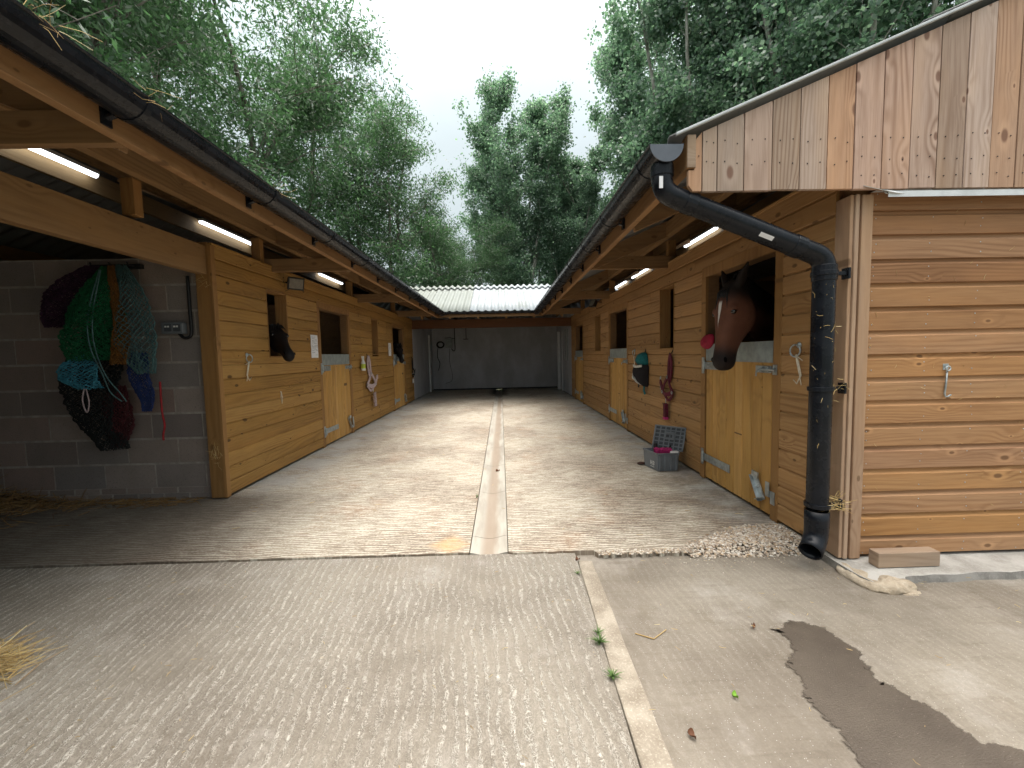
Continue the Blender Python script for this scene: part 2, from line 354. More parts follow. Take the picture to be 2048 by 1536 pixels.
def bark_mat(name, a, b):
    s = NT(name); o = s.obj(); n = s.noise(s.scale(o, (9, 9, 1.6)), 1, 5, .65)
    s.bump(n, .6, .03)
    return s.fin(s.mix(s.sstep(n, .35, .65), a, b), .9, 0, .2)
M['bark'] = bark_mat('grey brown bark', (.11, .095, .08), (.30, .275, .24))
M['bark_pale'] = bark_mat('pale poplar bark', (.16, .155, .13), (.36, .35, .31))
# ------------------------------------------------------------------ geometry helpers
def wloc(o):
    v = Vector((0, 0, 0))
    while o is not None:
        v += o.location; o = o.parent
    return v
class MB:
    def __init__(s): s.v = []; s.f = []; s.mi = []
    def add(s, vs, fs, mi=0):
        k = len(s.v); s.v += [tuple(p) for p in vs]
        s.f += [tuple(i + k for i in f) for f in fs]; s.mi += [mi] * len(fs)
    def box(s, x0, x1, y0, y1, z0, z1, mi=0):
        x0, x1 = sorted((x0, x1)); y0, y1 = sorted((y0, y1)); z0, z1 = sorted((z0, z1))
        s.add([(x0, y0, z0), (x1, y0, z0), (x1, y1, z0), (x0, y1, z0), (x0, y0, z1), (x1, y0, z1), (x1, y1, z1), (x0, y1, z1)],
              [(0, 3, 2, 1), (4, 5, 6, 7), (0, 1, 5, 4), (1, 2, 6, 5), (2, 3, 7, 6), (3, 0, 4, 7)], mi)
    def obox(s, c, ax, ay, az, hx, hy, hz, mi=0):
        c = Vector(c); ax, ay, az = (Vector(q).normalized() for q in (ax, ay, az))
        P = [c + ax * (i * hx) + ay * (j * hy) + az * (k * hz) for k in (-1, 1) for (i, j) in ((-1, -1), (1, -1), (1, 1), (-1, 1))]
        s.add(P, [(0, 3, 2, 1), (4, 5, 6, 7), (0, 1, 5, 4), (1, 2, 6, 5), (2, 3, 7, 6), (3, 0, 4, 7)], mi)
    def beam(s, p, q, w, h, up=(0, 0, 1), mi=0):
        p, q = Vector(p), Vector(q); a = (q - p).normalized(); sd = a.cross(Vector(up)).normalized(); u = sd.cross(a)
        s.obox((p + q) / 2, a, sd, u, (q - p).length / 2, w / 2, h / 2, mi)
    def prism(s, poly, fn, t0, t1, mi=0):          # 2-d outline swept; fn(u, v, t) -> point
        n = len(poly); P = [fn(u, v, t0) for u, v in poly] + [fn(u, v, t1) for u, v in poly]
        s.add(P, [tuple(range(n))[::-1], tuple(range(n, 2 * n))] + [(i, (i + 1) % n, n + (i + 1) % n, n + i) for i in range(n)], mi)
    def tube(s, pts, r, n=8, caps=True, mi=0):
        pts = [Vector(p) for p in pts]; m = len(pts)
        rr = r if hasattr(r, '__len__') else [r] * m
        P = []; ref = None
        for i, p in enumerate(pts):
            d = (pts[min(i + 1, m - 1)] - pts[max(i - 1, 0)])
            d = d.normalized() if d.length > 1e-9 else Vector((0, 0, 1))
            if ref is None: ref = Vector((0, 0, 1)) if abs(d.z) < .9 else Vector((1, 0, 0))
            a = ref - d * ref.dot(d)
            a = a.normalized() if a.length > 1e-6 else d.orthogonal().normalized()
            ref = a; b = d.cross(a)
            P += [p + (a * math.cos(2 * math.pi * k / n) + b * math.sin(2 * math.pi * k / n)) * rr[i] for k in range(n)]
        F = [(i * n + k, i * n + (k + 1) % n, (i + 1) * n + (k + 1) % n, (i + 1) * n + k) for i in range(m - 1) for k in range(n)]
        if caps: F += [tuple(range(n))[::-1], tuple((m - 1) * n + k for k in range(n))]
        s.add(P, F, mi)
    def loft(s, secs, caps=True, mi=0):           # secs: list of point rings
        n = len(secs[0]); P = [p for r in secs for p in r]; m = len(secs)
        F = [(i * n + k, i * n + (k + 1) % n, (i + 1) * n + (k + 1) % n, (i + 1) * n + k) for i in range(m - 1) for k in range(n)]
        if caps: F += [tuple(range(n))[::-1], tuple((m - 1) * n + k for k in range(n))]
        s.add(P, F, mi)
    def ball(s, c, r, n=10, m=7, mi=0, ax=None):
        c = Vector(c); r = r if hasattr(r, '__len__') else (r, r, r); ax = ax or Matrix.Identity(3)
        rings = []
        for j in range(1, m):
            t = math.pi * j / m
            rings.append([c + ax @ Vector((r[0] * math.sin(t) * math.cos(2 * math.pi * k / n), r[1] * math.sin(t) * math.sin(2 * math.pi * k / n), r[2] * math.cos(t))) for k in range(n)])
        k0 = len(s.v); s.loft(rings, False, mi)
        top = c + ax @ Vector((0, 0, r[2])); bot = c + ax @ Vector((0, 0, -r[2]))
        s.v += [tuple(top), tuple(bot)]; a = len(s.v) - 2
        for k in range(n):
            s.f.append((k0 + (k + 1) % n, k0 + k, a)); s.mi.append(mi)
            q = k0 + (m - 2) * n; s.f.append((q + k, q + (k + 1) % n, a + 1)); s.mi.append(mi)
    def build(s, name, mat, parent=None, smooth=False, bevel=0, fix=True):
        me = bpy.data.meshes.new(name); w = wloc(parent)
        me.from_pydata([(p[0] - w.x, p[1] - w.y, p[2] - w.z) for p in s.v], [], s.f)
        mats = mat if isinstance(mat, (list, tuple)) else [mat]
        for q in mats: me.materials.append(q)
        if len(mats) > 1: me.polygons.foreach_set('material_index', s.mi)
        if fix:
            bm = bmesh.new(); bm.from_mesh(me); bmesh.ops.recalc_face_normals(bm, faces=bm.faces); bm.to_mesh(me); bm.free()
        if smooth: me.polygons.foreach_set('use_smooth', [True] * len(me.polygons))
        me.update()
        o = bpy.data.objects.new(name, me); COL.objects.link(o); o.parent = parent
        if bevel:
            b = o.modifiers.new('edge', 'BEVEL'); b.width = bevel; b.segments = 2; b.limit_method = 'ANGLE'; b.angle_limit = R(50)
            b.harden_normals = False
        return o
def thing(name, label, cat, loc=(0, 0, 0), group=None):
    o = bpy.data.objects.new(name, None); COL.objects.link(o); o.location = loc; o.empty_display_size = .1
    o['label'] = label; o['category'] = cat
    if group: o['group'] = group
    return o
def tag(o, label, cat, group=None, kind=None):
    o['label'] = label; o['category'] = cat
    if group: o['group'] = group
    if kind: o['kind'] = kind
    return o
def struct(o): o['kind'] = 'structure'; return o
def side(s):                                      # wall coordinates: u along the yard, d out of the wall into the yard
    return (lambda u, d, z: (XL + d, u, z)) if s == 'L' else (lambda u, d, z: (XR - d, u, z))
def wbox(mb, s, u0, u1, d0, d1, z0, z1, mi=0):
    a, b = side(s)(u0, d0, z0), side(s)(u1, d1, z1); mb.box(a[0], b[0], a[1], b[1], a[2], b[2], mi)
def frange(a, b, st):
    q = []
    while a < b - 1e-6: q.append(a); a += st
    return q
def cladding(mb, fn, u0, u1, z0, z1, openings, joints=(), pitch=PITCH, zoff=0.02, fine=False):
    """shiplap boards; fn(u, d, z) -> point; openings (u0, u1, z0, z1)"""
    prof = [(0, 0), (0, .0205), (.02, .022), (.755, .022), (.765, .0212), (.835, .0105), (.88, .007), (1.0, .0055), (1.0, 0)]
    if fine: prof = [(0, 0), (0, .0185), (.03, .021), (.86, .0215), (.885, .019), (.915, .0125), (.94, .011), (1.0, .0105), (1.0, 0)]
    k = math.floor((z0 - zoff) / pitch)
    rng = random.Random(int(u0 * 100) + 5)
    while zoff + k * pitch < z1 - 1e-4:
        b0 = zoff + k * pitch; b1 = b0 + pitch; k += 1
        lo, hi = max(b0, z0), min(b1, z1)
        if hi - lo < .004: continue
        cuts = sorted({lo, hi} | {c for o in openings for c in o[2:] if lo + .006 < c < hi - .006})
        js = [u0, u1]
        if joints: js += [joints[rng.randrange(len(joints))]]
        for c0, c1 in zip(cuts, cuts[1:]):
            cm = (c0 + c1) / 2; iv = [(u0, u1)]
            for o in openings:
                if o[2] < cm < o[3]:
                    nv = []
                    for a, b in iv:
                        if o[0] > a: nv.append((a, min(b, o[0])))
                        if o[1] < b: nv.append((max(a, o[1]), b))
                    iv = [q for q in nv if q[1] - q[0] > .01]
            pts = []
            t0, t1 = (c0 - b0) / pitch, (c1 - b0) / pitch
            def dep(t):
                q = prof[1:-1]
                for (ta, da), (tb, db) in zip(q, q[1:]):
                    if ta <= t <= tb: return da + (db - da) * (t - ta) / (tb - ta + 1e-9)
                return q[-1][1]
            ts = sorted({t0, t1} | {t for t, _ in prof if t0 < t < t1})
            poly = [(0, b0 + t0 * pitch)] + [(dep(t), b0 + t * pitch) for t in ts] + [(0, b0 + t1 * pitch)]
            for a, b in iv:
                seg = [a] + [j for j in sorted(js) if a + .15 < j < b - .15] + [b]
                for p, q in zip(seg, seg[1:]):
                    jit = rng.uniform(-.0012, .0012)
                    mb.prism([(d + (jit if d > 0 else 0), z) for d, z in poly], lambda d, z, t: fn(t, d, z), p + .0008, q - .0008)
def panel(mb, fn, u0, u1, d0, d1, z0, z1, openings):
    us = sorted({u0, u1} | {u for o in openings for u in o[:2] if u0 < u < u1})
    for a, b in zip(us, us[1:]):
        um = (a + b) / 2; zz = [(z0, z1)]
        for o in openings:
            if o[0] < um < o[1]:
                nv = []
                for p, q in zz:
                    if o[2] > p: nv.append((p, min(q, o[2])))
                    if o[3] < q: nv.append((max(p, o[3]), q))
                zz = [t for t in nv if t[1] - t[0] > 1e-4]
        for p, q in zz:
            A, B = fn(a, d0, p), fn(b, d1, q); mb.box(A[0], B[0], A[1], B[1], A[2], B[2])
def corrugated(name, mat, parent, t0, t1, fn, rows, amp=.022, wave=.177, width=1.06, thick=.006, start=0.0):
    """sheets whose waves run up the slope; fn(t, s) -> (point, normal); t across, s up the slope; rows = [(s0, s1, lift)]"""
    mb = MB(); k = 0; N = 10
    for (s0, s1, lift) in rows:
        t = t0
        while t < t1 - .02:
            e = min(t + width, t1); n = max(2, int((e - t) / wave * N)); ns = 3
            P = []
            jl = lift + random.Random(k * 7 + 1).uniform(0, .004); k += 1
            e2 = min(e + .06, t1)
            for j in range(ns + 1):
                sv = s0 + (s1 - s0) * j / ns
                for i in range(n + 1):
                    tt = t + (e2 - t) * i / n
                    p, nr = fn(tt, sv)
                    P.append(Vector(p) + Vector(nr) * (jl + amp * math.cos(2 * math.pi * (tt - start) / wave)))
            mb.add(P, [(j * (n + 1) + i, j * (n + 1) + i + 1, (j + 1) * (n + 1) + i + 1, (j + 1) * (n + 1) + i) for j in range(ns) for i in range(n)])
            t = e
    o = mb.build(name, mat, parent, smooth=True)
    md = o.modifiers.new('thick', 'SOLIDIFY'); md.thickness = thick; md.offset = -1
    return o
ZF, ZS, ZR = -.012, -.0085, -.030
# ================================================================== ground
def slab(name, mat, poly, zt, zbm):
    mb = MB(); n = len(poly)
    P = [(x, y, zt) for x, y in poly] + [(x, y, zbm) for x, y in poly]
    mb.add(P, [tuple(range(n))] + [(i, (i + 1) % n, n + (i + 1) % n, n + i) for i in range(n)])
    return struct(mb.build(name, mat))
mb = MB(); mb.add([(-400, -400, -.12), (400, -400, -.12), (400, 400, -.12), (-400, 400, -.12)], [(0, 1, 2, 3)])
struct(mb.build('ground', M['soil']))
rng = random.Random(3)
def jag(x0, x1, y, st, amp):
    return [(x, y + rng.uniform(-amp, amp)) for x in frange(x0, x1, st)]
edge_l = [(-6.4, 2.56)] + jag(-6.2, -.26, 2.505, .05, .006) + [(-.238, 2.50)]
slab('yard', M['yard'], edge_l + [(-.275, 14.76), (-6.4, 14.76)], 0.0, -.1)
er = [(.006, 2.497)] + jag(.05, .55, 2.487, .03, .006) + jag(.55, 1.12, 2.445, .018, .016)
er += [(1.14, 2.47), (1.2, 2.475), (1.3, 2.50), (1.42, 2.53), (1.55, 2.55), (1.7, 2.56), (1.93, 2.55)]
slab('yard', M['yard'], er + [(1.93, 14.76), (-.06, 14.76)], 0.0, -.1)
# dished drain channel of cast lengths
mb = MB(); ys = [2.505, 2.748] + [2.748 + .915 * i for i in range(1, 14)]
for a, b in zip(ys, ys[1:]):
    sec = []
    for yy in (a + .0025, b - .0025):
        t = (yy - 2.5) / 12.2; xa = -.232 + (-.275 + .238) * t; xb = .001 + (-.06 - .006) * t
        ring = []
        for i in range(13):
            q = i / 12; dz = -.004 - .020 * max(0, math.sin(math.pi * q)) ** 1.5
            ring.append((xa + (xb - xa) * q, yy, dz))
        sec.append(ring + [(xb, yy, -.1), (xa, yy, -.1)])
    mb.loft(sec)
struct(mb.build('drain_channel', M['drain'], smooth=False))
# forecourt: tamped slab, raised joint strip, worn slab
slab('forecourt', M['fore_l'], [(-9, 2.56), (-6.4, 2.56), (-6.2, 2.503), (.08, 2.500), (.414, 2.480), (.412, 2.385), (.330, -.5), (.25, -4), (-9, -4)], ZF, -.1)
slab('forecourt', M['fore_r'], [(.502, 2.382), (.418, 2.388), (.420, 2.478), (.55, 2.55), (1.2, 2.62), (2.05, 2.62), (2.4, 2.4), (9, 2.6), (9, -4), (.42, -4), (.455, -.5)], ZR, -.1)
sl = [(.4145, 2.385), (.5, 2.378)] + [(.5 - .045 * t + rng.uniform(-.003, .003), 2.36 - 2.86 * t) for t in [i / 24 for i in range(25)]] + [(.42, -4), (.255, -4)]
sl += [(.333 + .081 * t + rng.uniform(-.0025, .0025), -.5 + 2.86 * t) for t in [i / 24 for i in range(25)]]
o = slab('joint_strip', M['strip'], sl, ZS, -.1)
b = o.modifiers.new('edge', 'BEVEL'); b.width = .006; b.segments = 2; b.limit_method = 'ANGLE'
wp = [(1.285, 1.80), (1.33, 1.785), (1.40, 1.75), (1.412, 1.66), (1.436, 1.60), (1.40, 1.555), (1.392, 1.50), (1.372, 1.46), (1.39, 1.42), (1.42, 1.36), (1.455, 1.315), (1.45, 1.25), (1.47, 1.19), (1.53, 1.185), (1.60, 1.13), (1.64, 1.0), (1.7, .7), (1.25, .5), (1.05, .95), (1.035, 1.10), (1.045, 1.20), (1.07, 1.26), (1.05, 1.31), (1.06, 1.345), (1.045, 1.385), (1.085, 1.44), (1.10, 1.50), (1.09, 1.545), (1.125, 1.575), (1.17, 1.61), (1.19, 1.66), (1.195, 1.70), (1.17, 1.75), (1.22, 1.75), (1.25, 1.79)]
fine = []
for (a, b) in zip(wp, wp[1:] + wp[:1]):
    for i in range(6):
        t = i / 6; fine.append(Vector((a[0] + (b[0] - a[0]) * t + rng.uniform(-.008, .008), a[1] + (b[1] - a[1]) * t + rng.uniform(-.005, .005), ZR + .0035)))
n = len(fine); area = sum(fine[i].x * fine[(i + 1) % n].y - fine[(i + 1) % n].x * fine[i].y for i in range(n)); inner_, outer_ = [], []
for i in range(n):
    d = (fine[(i + 3) % n] - fine[i - 3]).normalized(); nn_ = Vector((-d.y, d.x, 0)) * (1 if area > 0 else -1)
    inner_.append(fine[i] + nn_ * .020); outer_.append(fine[i] - nn_ * .014)
mb = MB(); mb.add(outer_ + inner_, [(i, (i + 1) % n, n + (i + 1) % n, n + i) for i in range(n)] + [tuple(range(n, 2 * n))])
o = mb.build('water_patch', M['wet']); struct(o)
at = o.data.attributes.new('inside', 'FLOAT', 'POINT'); at.data.foreach_set('value', [0.0] * n + [1.0] * n)
# pebbles spilt at the end of the right-hand slab
def pebbles(mb, n, area, zf, r0, r1, rg):
    for _ in range(n):
        x, y = area(rg); r = rg.uniform(r0, r1)
        A = Matrix.Rotation(rg.uniform(0, 6.28), 3, 'Z') @ Matrix.Rotation(rg.uniform(-.5, .5), 3, 'X')
        mb.ball((x, y, zf(x, y) + r * .3), (r * rg.uniform(.9, 1.5), r * rg.uniform(.7, 1.0), r * rg.uniform(.45, .7)), 6, 4, 0, A)
rg = random.Random(11); mb = MB()
def ar(q):
    while 1:
        x, y = q.uniform(1.10, 1.90), q.uniform(2.395, 2.80)
        t = (x - 1.10) / .8
        if y < 2.50 + .27 * min(1, t * 1.6) + q.gauss(0, .02) and y > 2.40 + q.gauss(0, .01) + .03 * max(0, t - .8): return x, y
pebbles(mb, 3000, ar, lambda x, y: (ZR + (.0 - ZR) * min(1, max(0, (y - 2.40) / .10))), .0035, .0105, rg)
pebbles(mb, 420, lambda q: (q.uniform(.55, 1.16), q.uniform(2.43, 2.475)), lambda x, y: -.008 + (y - 2.43) * .2, .003, .008, rg)
pebbles(mb, 110, lambda q: (q.uniform(.9, 1.84), 2.42 - abs(q.gauss(0, .07))), lambda x, y: ZR, .002, .005, rg)
tag(mb.build('gravel', M['pebble'], smooth=True), 'spilt pale pebbles at the broken slab end under the downpipe', 'gravel', kind='stuff')

# ================================================================== joinery shared by both ranges
def door(parent, s, y0, y1, hinge_low, nplank=8):
    fn = side(s); W = y1 - y0
    # frame round the opening
    mb = MB()
    for a, b in ((y0 - .085, y0 - .006), (y1 + .006, y1 + .085)): wbox(mb, s, a, b, -.09, .023, .005, 1.885)
    wbox(mb, s, y0 - .085, y1 + .085, -.09, .022, 1.8865, 1.972)
    mb.build('door_frame', M['post'], parent, bevel=.003)
    mb = MB(); w = (W - .012) / nplank
    for i in range(nplank):
        a = y0 + .006 + i * w
        mb.prism([(a + .0015, -.022), (a + .0015, .004), (a + .010, .016), (a + w - .010, .016), (a + w - .0015, .004), (a + w - .0015, -.022)], lambda u, d, t: fn(u, d, t), .03, 1.258)
    d = mb.build('door', M['door_boards'], parent)
    mb = MB(); wbox(mb, s, y0 + .004, y1 - .004, .0165, .019, 1.118, 1.268); wbox(mb, s, y0 + .004, y1 - .004, -.026, .019, 1.2685, 1.2712)
    mb.build('top_plate', M['galv_dull'], d)
    hy = y0 if hinge_low else y1; sg = 1 if hinge_low else -1
    for z, L in ((1.075, .26), (.215, .44)):
        mb = MB(); A, B = sorted((hy - sg * .01, hy + sg * L))
        wbox(mb, s, A, B, .020, .026, z - .034, z + .034)
        A, B = sorted((hy - sg * .055, hy - sg * .012)); wbox(mb, s, A, B, .024, .030, z - .075, z + .075)
        mb.tube([fn(hy - sg * .008, .034, z - .05), fn(hy - sg * .008, .034, z + .05)], .011, 8)
        for q in (.06, .13, .2): mb.ball(fn(hy + sg * q * L / .24, .027, z), .007, 6, 4)
        mb.build('hinge', M['galv'], d, bevel=.0015)
    ly = y1 if hinge_low else y0; sg = -sg
    mb = MB(); A, B = sorted((ly - sg * .006, ly + sg * -.006 + sg * .19))
    wbox(mb, s, *sorted((ly + sg * .01, ly + sg * .19)), .0205, .0255, 1.045, 1.095)
    mb.tube([fn(ly - sg * .05, .038, 1.07), fn(ly + sg * .12, .038, 1.07)], .008, 8)
    wbox(mb, s, *sorted((ly - sg * .055, ly - sg * .012)), .0245, .030, 1.035, 1.105)
    for q in (-.035, .03, .10): mb.tube([fn(ly + sg * q, .030 + .012 * math.sin(t), 1.07 + .018 * math.cos(t)) for t in [i * math.pi / 4 - .3 for i in range(6)]], .004, 6)
    mb.tube([fn(ly + sg * .12, .038, 1.07), fn(ly + sg * .125, .06, 1.05), fn(ly + sg * .125, .062, 1.02)], .006, 6)
    mb.build('bolt', M['galv'], d)
    # kick-over latch
    mb = MB(); c = Vector(fn(ly + sg * .12, .030, .20))
    Y = Vector((0, 1, 0)); Z = Vector((0, 0, 1)); D = Vector((1 if s == 'L' else -1, 0, 0))
    a = (Y * (-sg) * .55 + Z * -.83).normalized(); nrm = a.cross(D)
    mb.obox(c, a, nrm, D, .10, .028, .004); mb.obox(c + nrm * .027 + D * .012, a, D, nrm, .10, .015, .002)
    tip = c - a * .085
    mb.obox(tip + nrm * -.03 * (1 if s == 'R' else 1) + D * .014 , (nrm * .8 - a * .6), (a * .8 + nrm * .6), D, .035, .022, .005)
    mb.obox(c + a * .085 + D * .02, nrm, a, D, .026, .003, .026)
    mb.ball(c + D * .006, .011, 8, 5)
    mb.build('kick_latch', M['galv'], d)
    mb = MB(); e = ly - sg * .025
    wbox(mb, s, *sorted((e - sg * -.008, e - sg * .035)), .0245, .030, .12, .21)
    wbox(mb, s, *sorted((e - sg * -.05, e - sg * -.008)), .036, .041, .165, .27)
    wbox(mb, s, *sorted((e - sg * -.014, e - sg * -.008)), .0305, .0405, .165, .21)
    mb.build('latch_keep', M['galv'], parent)
    return d
def window_frame(parent, s, y0, y1, z0=1.25, z1=1.938):
    mb = MB(); t = .016
    wbox(mb, s, y0 - t, y0, -.105, .024, z0 - t, z1 + t); wbox(mb, s, y1, y1 + t, -.105, .024, z0 - t, z1 + t)
    wbox(mb, s, y0, y1, -.105, .0235, z1, z1 + t); wbox(mb, s, y0, y1, -.105, .0285, z0 - t, z0)
    mb.build('window_frame', M['post'], parent, bevel=.002)
def gutter(parent, xc, y0, y1, dirx, mat='pvc', along='Y'):
    """half-round gutter with open top, its brackets its sub-parts"""
    mb = MB(); r, ri = .084, .079; zt = 2.262; n = 14
    def pt(a, rad, t): return (xc + rad * math.cos(a), t, zt + .004 - rad * 1.0 * math.sin(a)) if along == 'Y' else (t, xc + rad * math.cos(a), zt + .004 - rad * math.sin(a))
    angs = [math.pi * i / n for i in range(n + 1)]
    poly = [(a, r) for a in angs] + [(a, ri) for a in reversed(angs)]
    mb.prism(poly, lambda a, rad, t: pt(a, rad, t), y0, y1)
    for e in (0, math.pi):                           # rolled rim
        mb.tube([pt(e, r, y0), pt(e, r, y1)], .006, 6)
    g = mb.build('gutter', M[mat], parent, smooth=False)
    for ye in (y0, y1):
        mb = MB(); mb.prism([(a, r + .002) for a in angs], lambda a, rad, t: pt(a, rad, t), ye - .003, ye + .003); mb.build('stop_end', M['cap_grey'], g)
    return g
def bracket(g, xc, y, dirx):
    mb = MB(); r = .088; zt = 2.266; n = 12
    poly = [(math.pi * i / n, r) for i in range(n + 1)] + [(math.pi * i / n, r - .005) for i in range(n, -1, -1)]
    mb.prism(poly, lambda a, rad, t: (xc + rad * math.cos(a), t, zt - rad * math.sin(a)), y - .014, y + .014)
    xf = xc + dirx * .098
    mb.box(xf - .009, xf + .006, y - .022, y + .022, 2.165, 2.245)
    mb.obox((xc + dirx * .08, y, 2.20), (dirx, 0, -.35), (0, 1, 0), (0, 0, 1), .022, .012, .006)
    mb.build('bracket', M['pvc'], g)

# ================================================================== left range
L = thing('stable_range', 'long golden brown timber stable range with open bay and black gutter', 'stable', (-3.0, 7.5, 0))
D1L, D2L = (5.71, 6.72), (9.41, 10.42); W1L, W2L = (4.455, 4.845), (7.92, 8.28)
opL = [(D1L[0] - .086, D1L[1] + .086, 0, 1.973), (D2L[0] - .086, D2L[1] + .086, 0, 1.973), (W1L[0] - .016, W1L[1] + .016, 1.234, 1.954), (W2L[0] - .016, W2L[1] + .016, 1.234, 1.954)]
fL = side('L')
mb = MB(); cladding(mb, fL, 3.692, 11.45, .032, 2.19, opL, joints=(5.15, 7.3, 8.9), fine=True)
mb.build('wall', M['left_boards'], L)
mb = MB(); inner = [(D1L[0] - .005, D1L[1] + .005, 0, 1.886), (D2L[0] - .005, D2L[1] + .005, 0, 1.886), (W1L[0] - .016, W1L[1] + .016, 1.234, 1.954), (W2L[0] - .016, W2L[1] + .016, 1.234, 1.954)]
panel(mb, fL, 3.70, 11.45, -.10, -.002, .03, 2.185, inner)
mb.build('wall_lining', M['inner_boards'], L)
mb = MB(); wbox(mb, 'L', 3.66, 11.45, -.11, .026, 2.1915, 2.214); mb.build('wall_plate', M['left_boards'], L, bevel=.003)
mb = MB(); mb.box(-2.588, -2.474, 3.645, 3.69, .012, 2.215); mb.box(-2.4735, -2.444, 3.64, 3.692, .012, 2.19)
mb.build('corner_post', M['post'], L, bevel=.004)
door(L, 'L', *D1L, True); door(L, 'L', *D2L, True)
window_frame(L, 'L', *W1L); window_frame(L, 'L', *W2L, 1.278, 1.935)
# open bay: beam over the opening, block wall at its far end
mb = MB(); mb.box(-2.56, -2.485, -3.0, 3.642, 1.945, 2.185); mb.build('beam', M['rafter_y'], L, bevel=.005)
mb = MB(); rg = random.Random(5); z = .105; row = 0
for zz, h, w in ((.003, .044, .215), (.052, .048, .215)):
    x = -2.592 - (.1 if zz > .01 else 0)
    mb.box(-2.592, x, 3.700, 3.80, zz, zz + h) if x < -2.6 else None
    while x > -6.3: mb.box(max(x - w, -6.3), x - .009, 3.700 + rg.uniform(0, .002), 3.80, zz, zz + h); x -= w + .01
while z < 2.1:
    h = min(.215, 2.115 - z); off = (0.06, .285)[row % 2]; x = -2.592; first = True
    while x > -6.3:
        w = off if first else .44; first = False
        mb.box(max(x - w, -6.3), x - .012, 3.700 + rg.uniform(0, .003), 3.80, z, z + h - .012); x -= w
    z += .2225; row += 1
bw = mb.build('block_wall', M['block'], L, bevel=.004)
mb = MB(); mb.box(-6.29, -2.60, 3.7045, 3.795, .002, 2.10); mb.build('mortar', M['mortar'], bw)
# backs and partitions
mb = MB(); mb.box(-6.4, -6.3, -3.0, 14.8, 0, 2.45); mb.build('back_wall', M['block'], L)
for y in (7.35, 11.45):
    mb = MB()
    for k in range(14): mb.box(-6.3, -2.575, y, y + .05, .02 + k * .152, .02 + k * .152 + .150)
    mb.build('partition', M['inner_boards'], L)
# timbers
mb = MB(); mb.box(-1.62, -1.575, -3.0, 10.50, 2.15, 2.315); mb.build('fascia', M['fascia'], L, bevel=.003)
for y in (1.90, 4.61, 7.24, 9.93):
    mb = MB(); mb.box(-2.56, -1.622, y - .022, y + .022, 2.148, 2.285); mb.build('tie_beam', M['rafter'], L, bevel=.003)
    mb = MB()
    mb.beam((-1.625, y + .047, zl(-1.625) - .118), (-4.0, y + .047, zl(-4.0) - .118), .045, .16); mb.build('rafter', M['rafter'], L, bevel=.003)
for y in (3.05, 4.52, 7.10, 9.85):
    mb = MB(); mb.box(-2.565, -2.475, y - .085, y - .015, 2.216, zl(-2.5) - .235); mb.build('stub_post', M['post'], L, bevel=.004)
for x, h in ((-2.44, .15), (-3.25, .15), (-3.93, .10), (-4.9, .15), (-5.7, .15)):
    mb = MB(); zz = (zl(x) if x > -4.02 else zl(-4.02) - SL * (-4.02 - x)) - .055
    mb.box(x - .035, x + .035, -3.0, 14.6, zz - h, zz); mb.build('purlin', M['rafter_y'], L, bevel=.003)
mb = MB(); mb.box(-4.105, -4.068, -3.0, 14.6, 2.93, 3.12); mb.build('ridge_board', M['pale_y'], L)
nl = Vector((SL, 0, 1)).normalized(); nl2 = Vector((-SL, 0, 1)).normalized()
corrugated('roof', M['roof'], L, -3.0, 14.8, lambda t, s: ((-1.49 - s, t, zl(-1.49 - s)), nl), [(0, 1.45, .012), (1.3, 2.55, .024)])
corrugated('roof', M['roof'], L, -3.0, 14.8, lambda t, s: ((-4.02 - s, t, zl(-4.02) - SL * s), nl2), [(0, 2.6, .012)])
gL = gutter(L, -1.473, -3.0, 10.36, -1)
for y in (.75, 1.78, 2.72, 3.62, 4.52, 5.42, 6.32, 7.22, 8.12, 9.02, 9.92): bracket(gL, -1.473, y, -1)
mb = MB(); mb.box(-6.3, -2.58, 3.81, 11.44, .001, .012); mb.build('bedding', M['hay'], L)
mb = MB(); mb.box(-6.35, -1.65, -3.08, -3.0, 0, 3.1); mb.build('end_wall', M['block'], L)

# ================================================================== right range
RB = thing('stable_range', 'brown timber stable range with weathered upright gable boards at its near end', 'stable', (3.0, 7.0, 0))
D1R, D2R, D3R = (2.875, 3.845), (6.325, 7.33), (9.84, 10.84); W1R, W2R = (4.575, 4.975), (8.03, 8.48)
opR = []
for d in (D1R, D2R, D3R): opR.append((d[0] - .086, d[1] + .086, 0, 1.973))
for w in (W1R, W2R): opR.append((w[0] - .016, w[1] + .016, 1.234, 1.954))
fR = side('R')
mb = MB(); cladding(mb, fR, 2.36, 11.45, .032, 2.19, opR, joints=(3.95, 5.3, 7.6, 9.2), fine=True)
mb.build('wall', M['right_boards'], RB)
inner = [(d[0] - .005, d[1] + .005, 0, 1.886) for d in (D1R, D2R, D3R)] + opR[3:]
mb = MB(); panel(mb, fR, 2.36, 11.45, -.10, -.002, .03, 2.185, inner); mb.build('wall_lining', M['inner_boards'], RB)
mb = MB(); wbox(mb, 'R', 2.30, 11.45, -.11, .026, 2.1915, 2.214); mb.build('wall_plate', M['right_boards'], RB, bevel=.003)
door(RB, 'R', *D1R, False); door(RB, 'R', *D2R, False); door(RB, 'R', *D3R, False)
window_frame(RB, 'R', *W1R); window_frame(RB, 'R', *W2R)
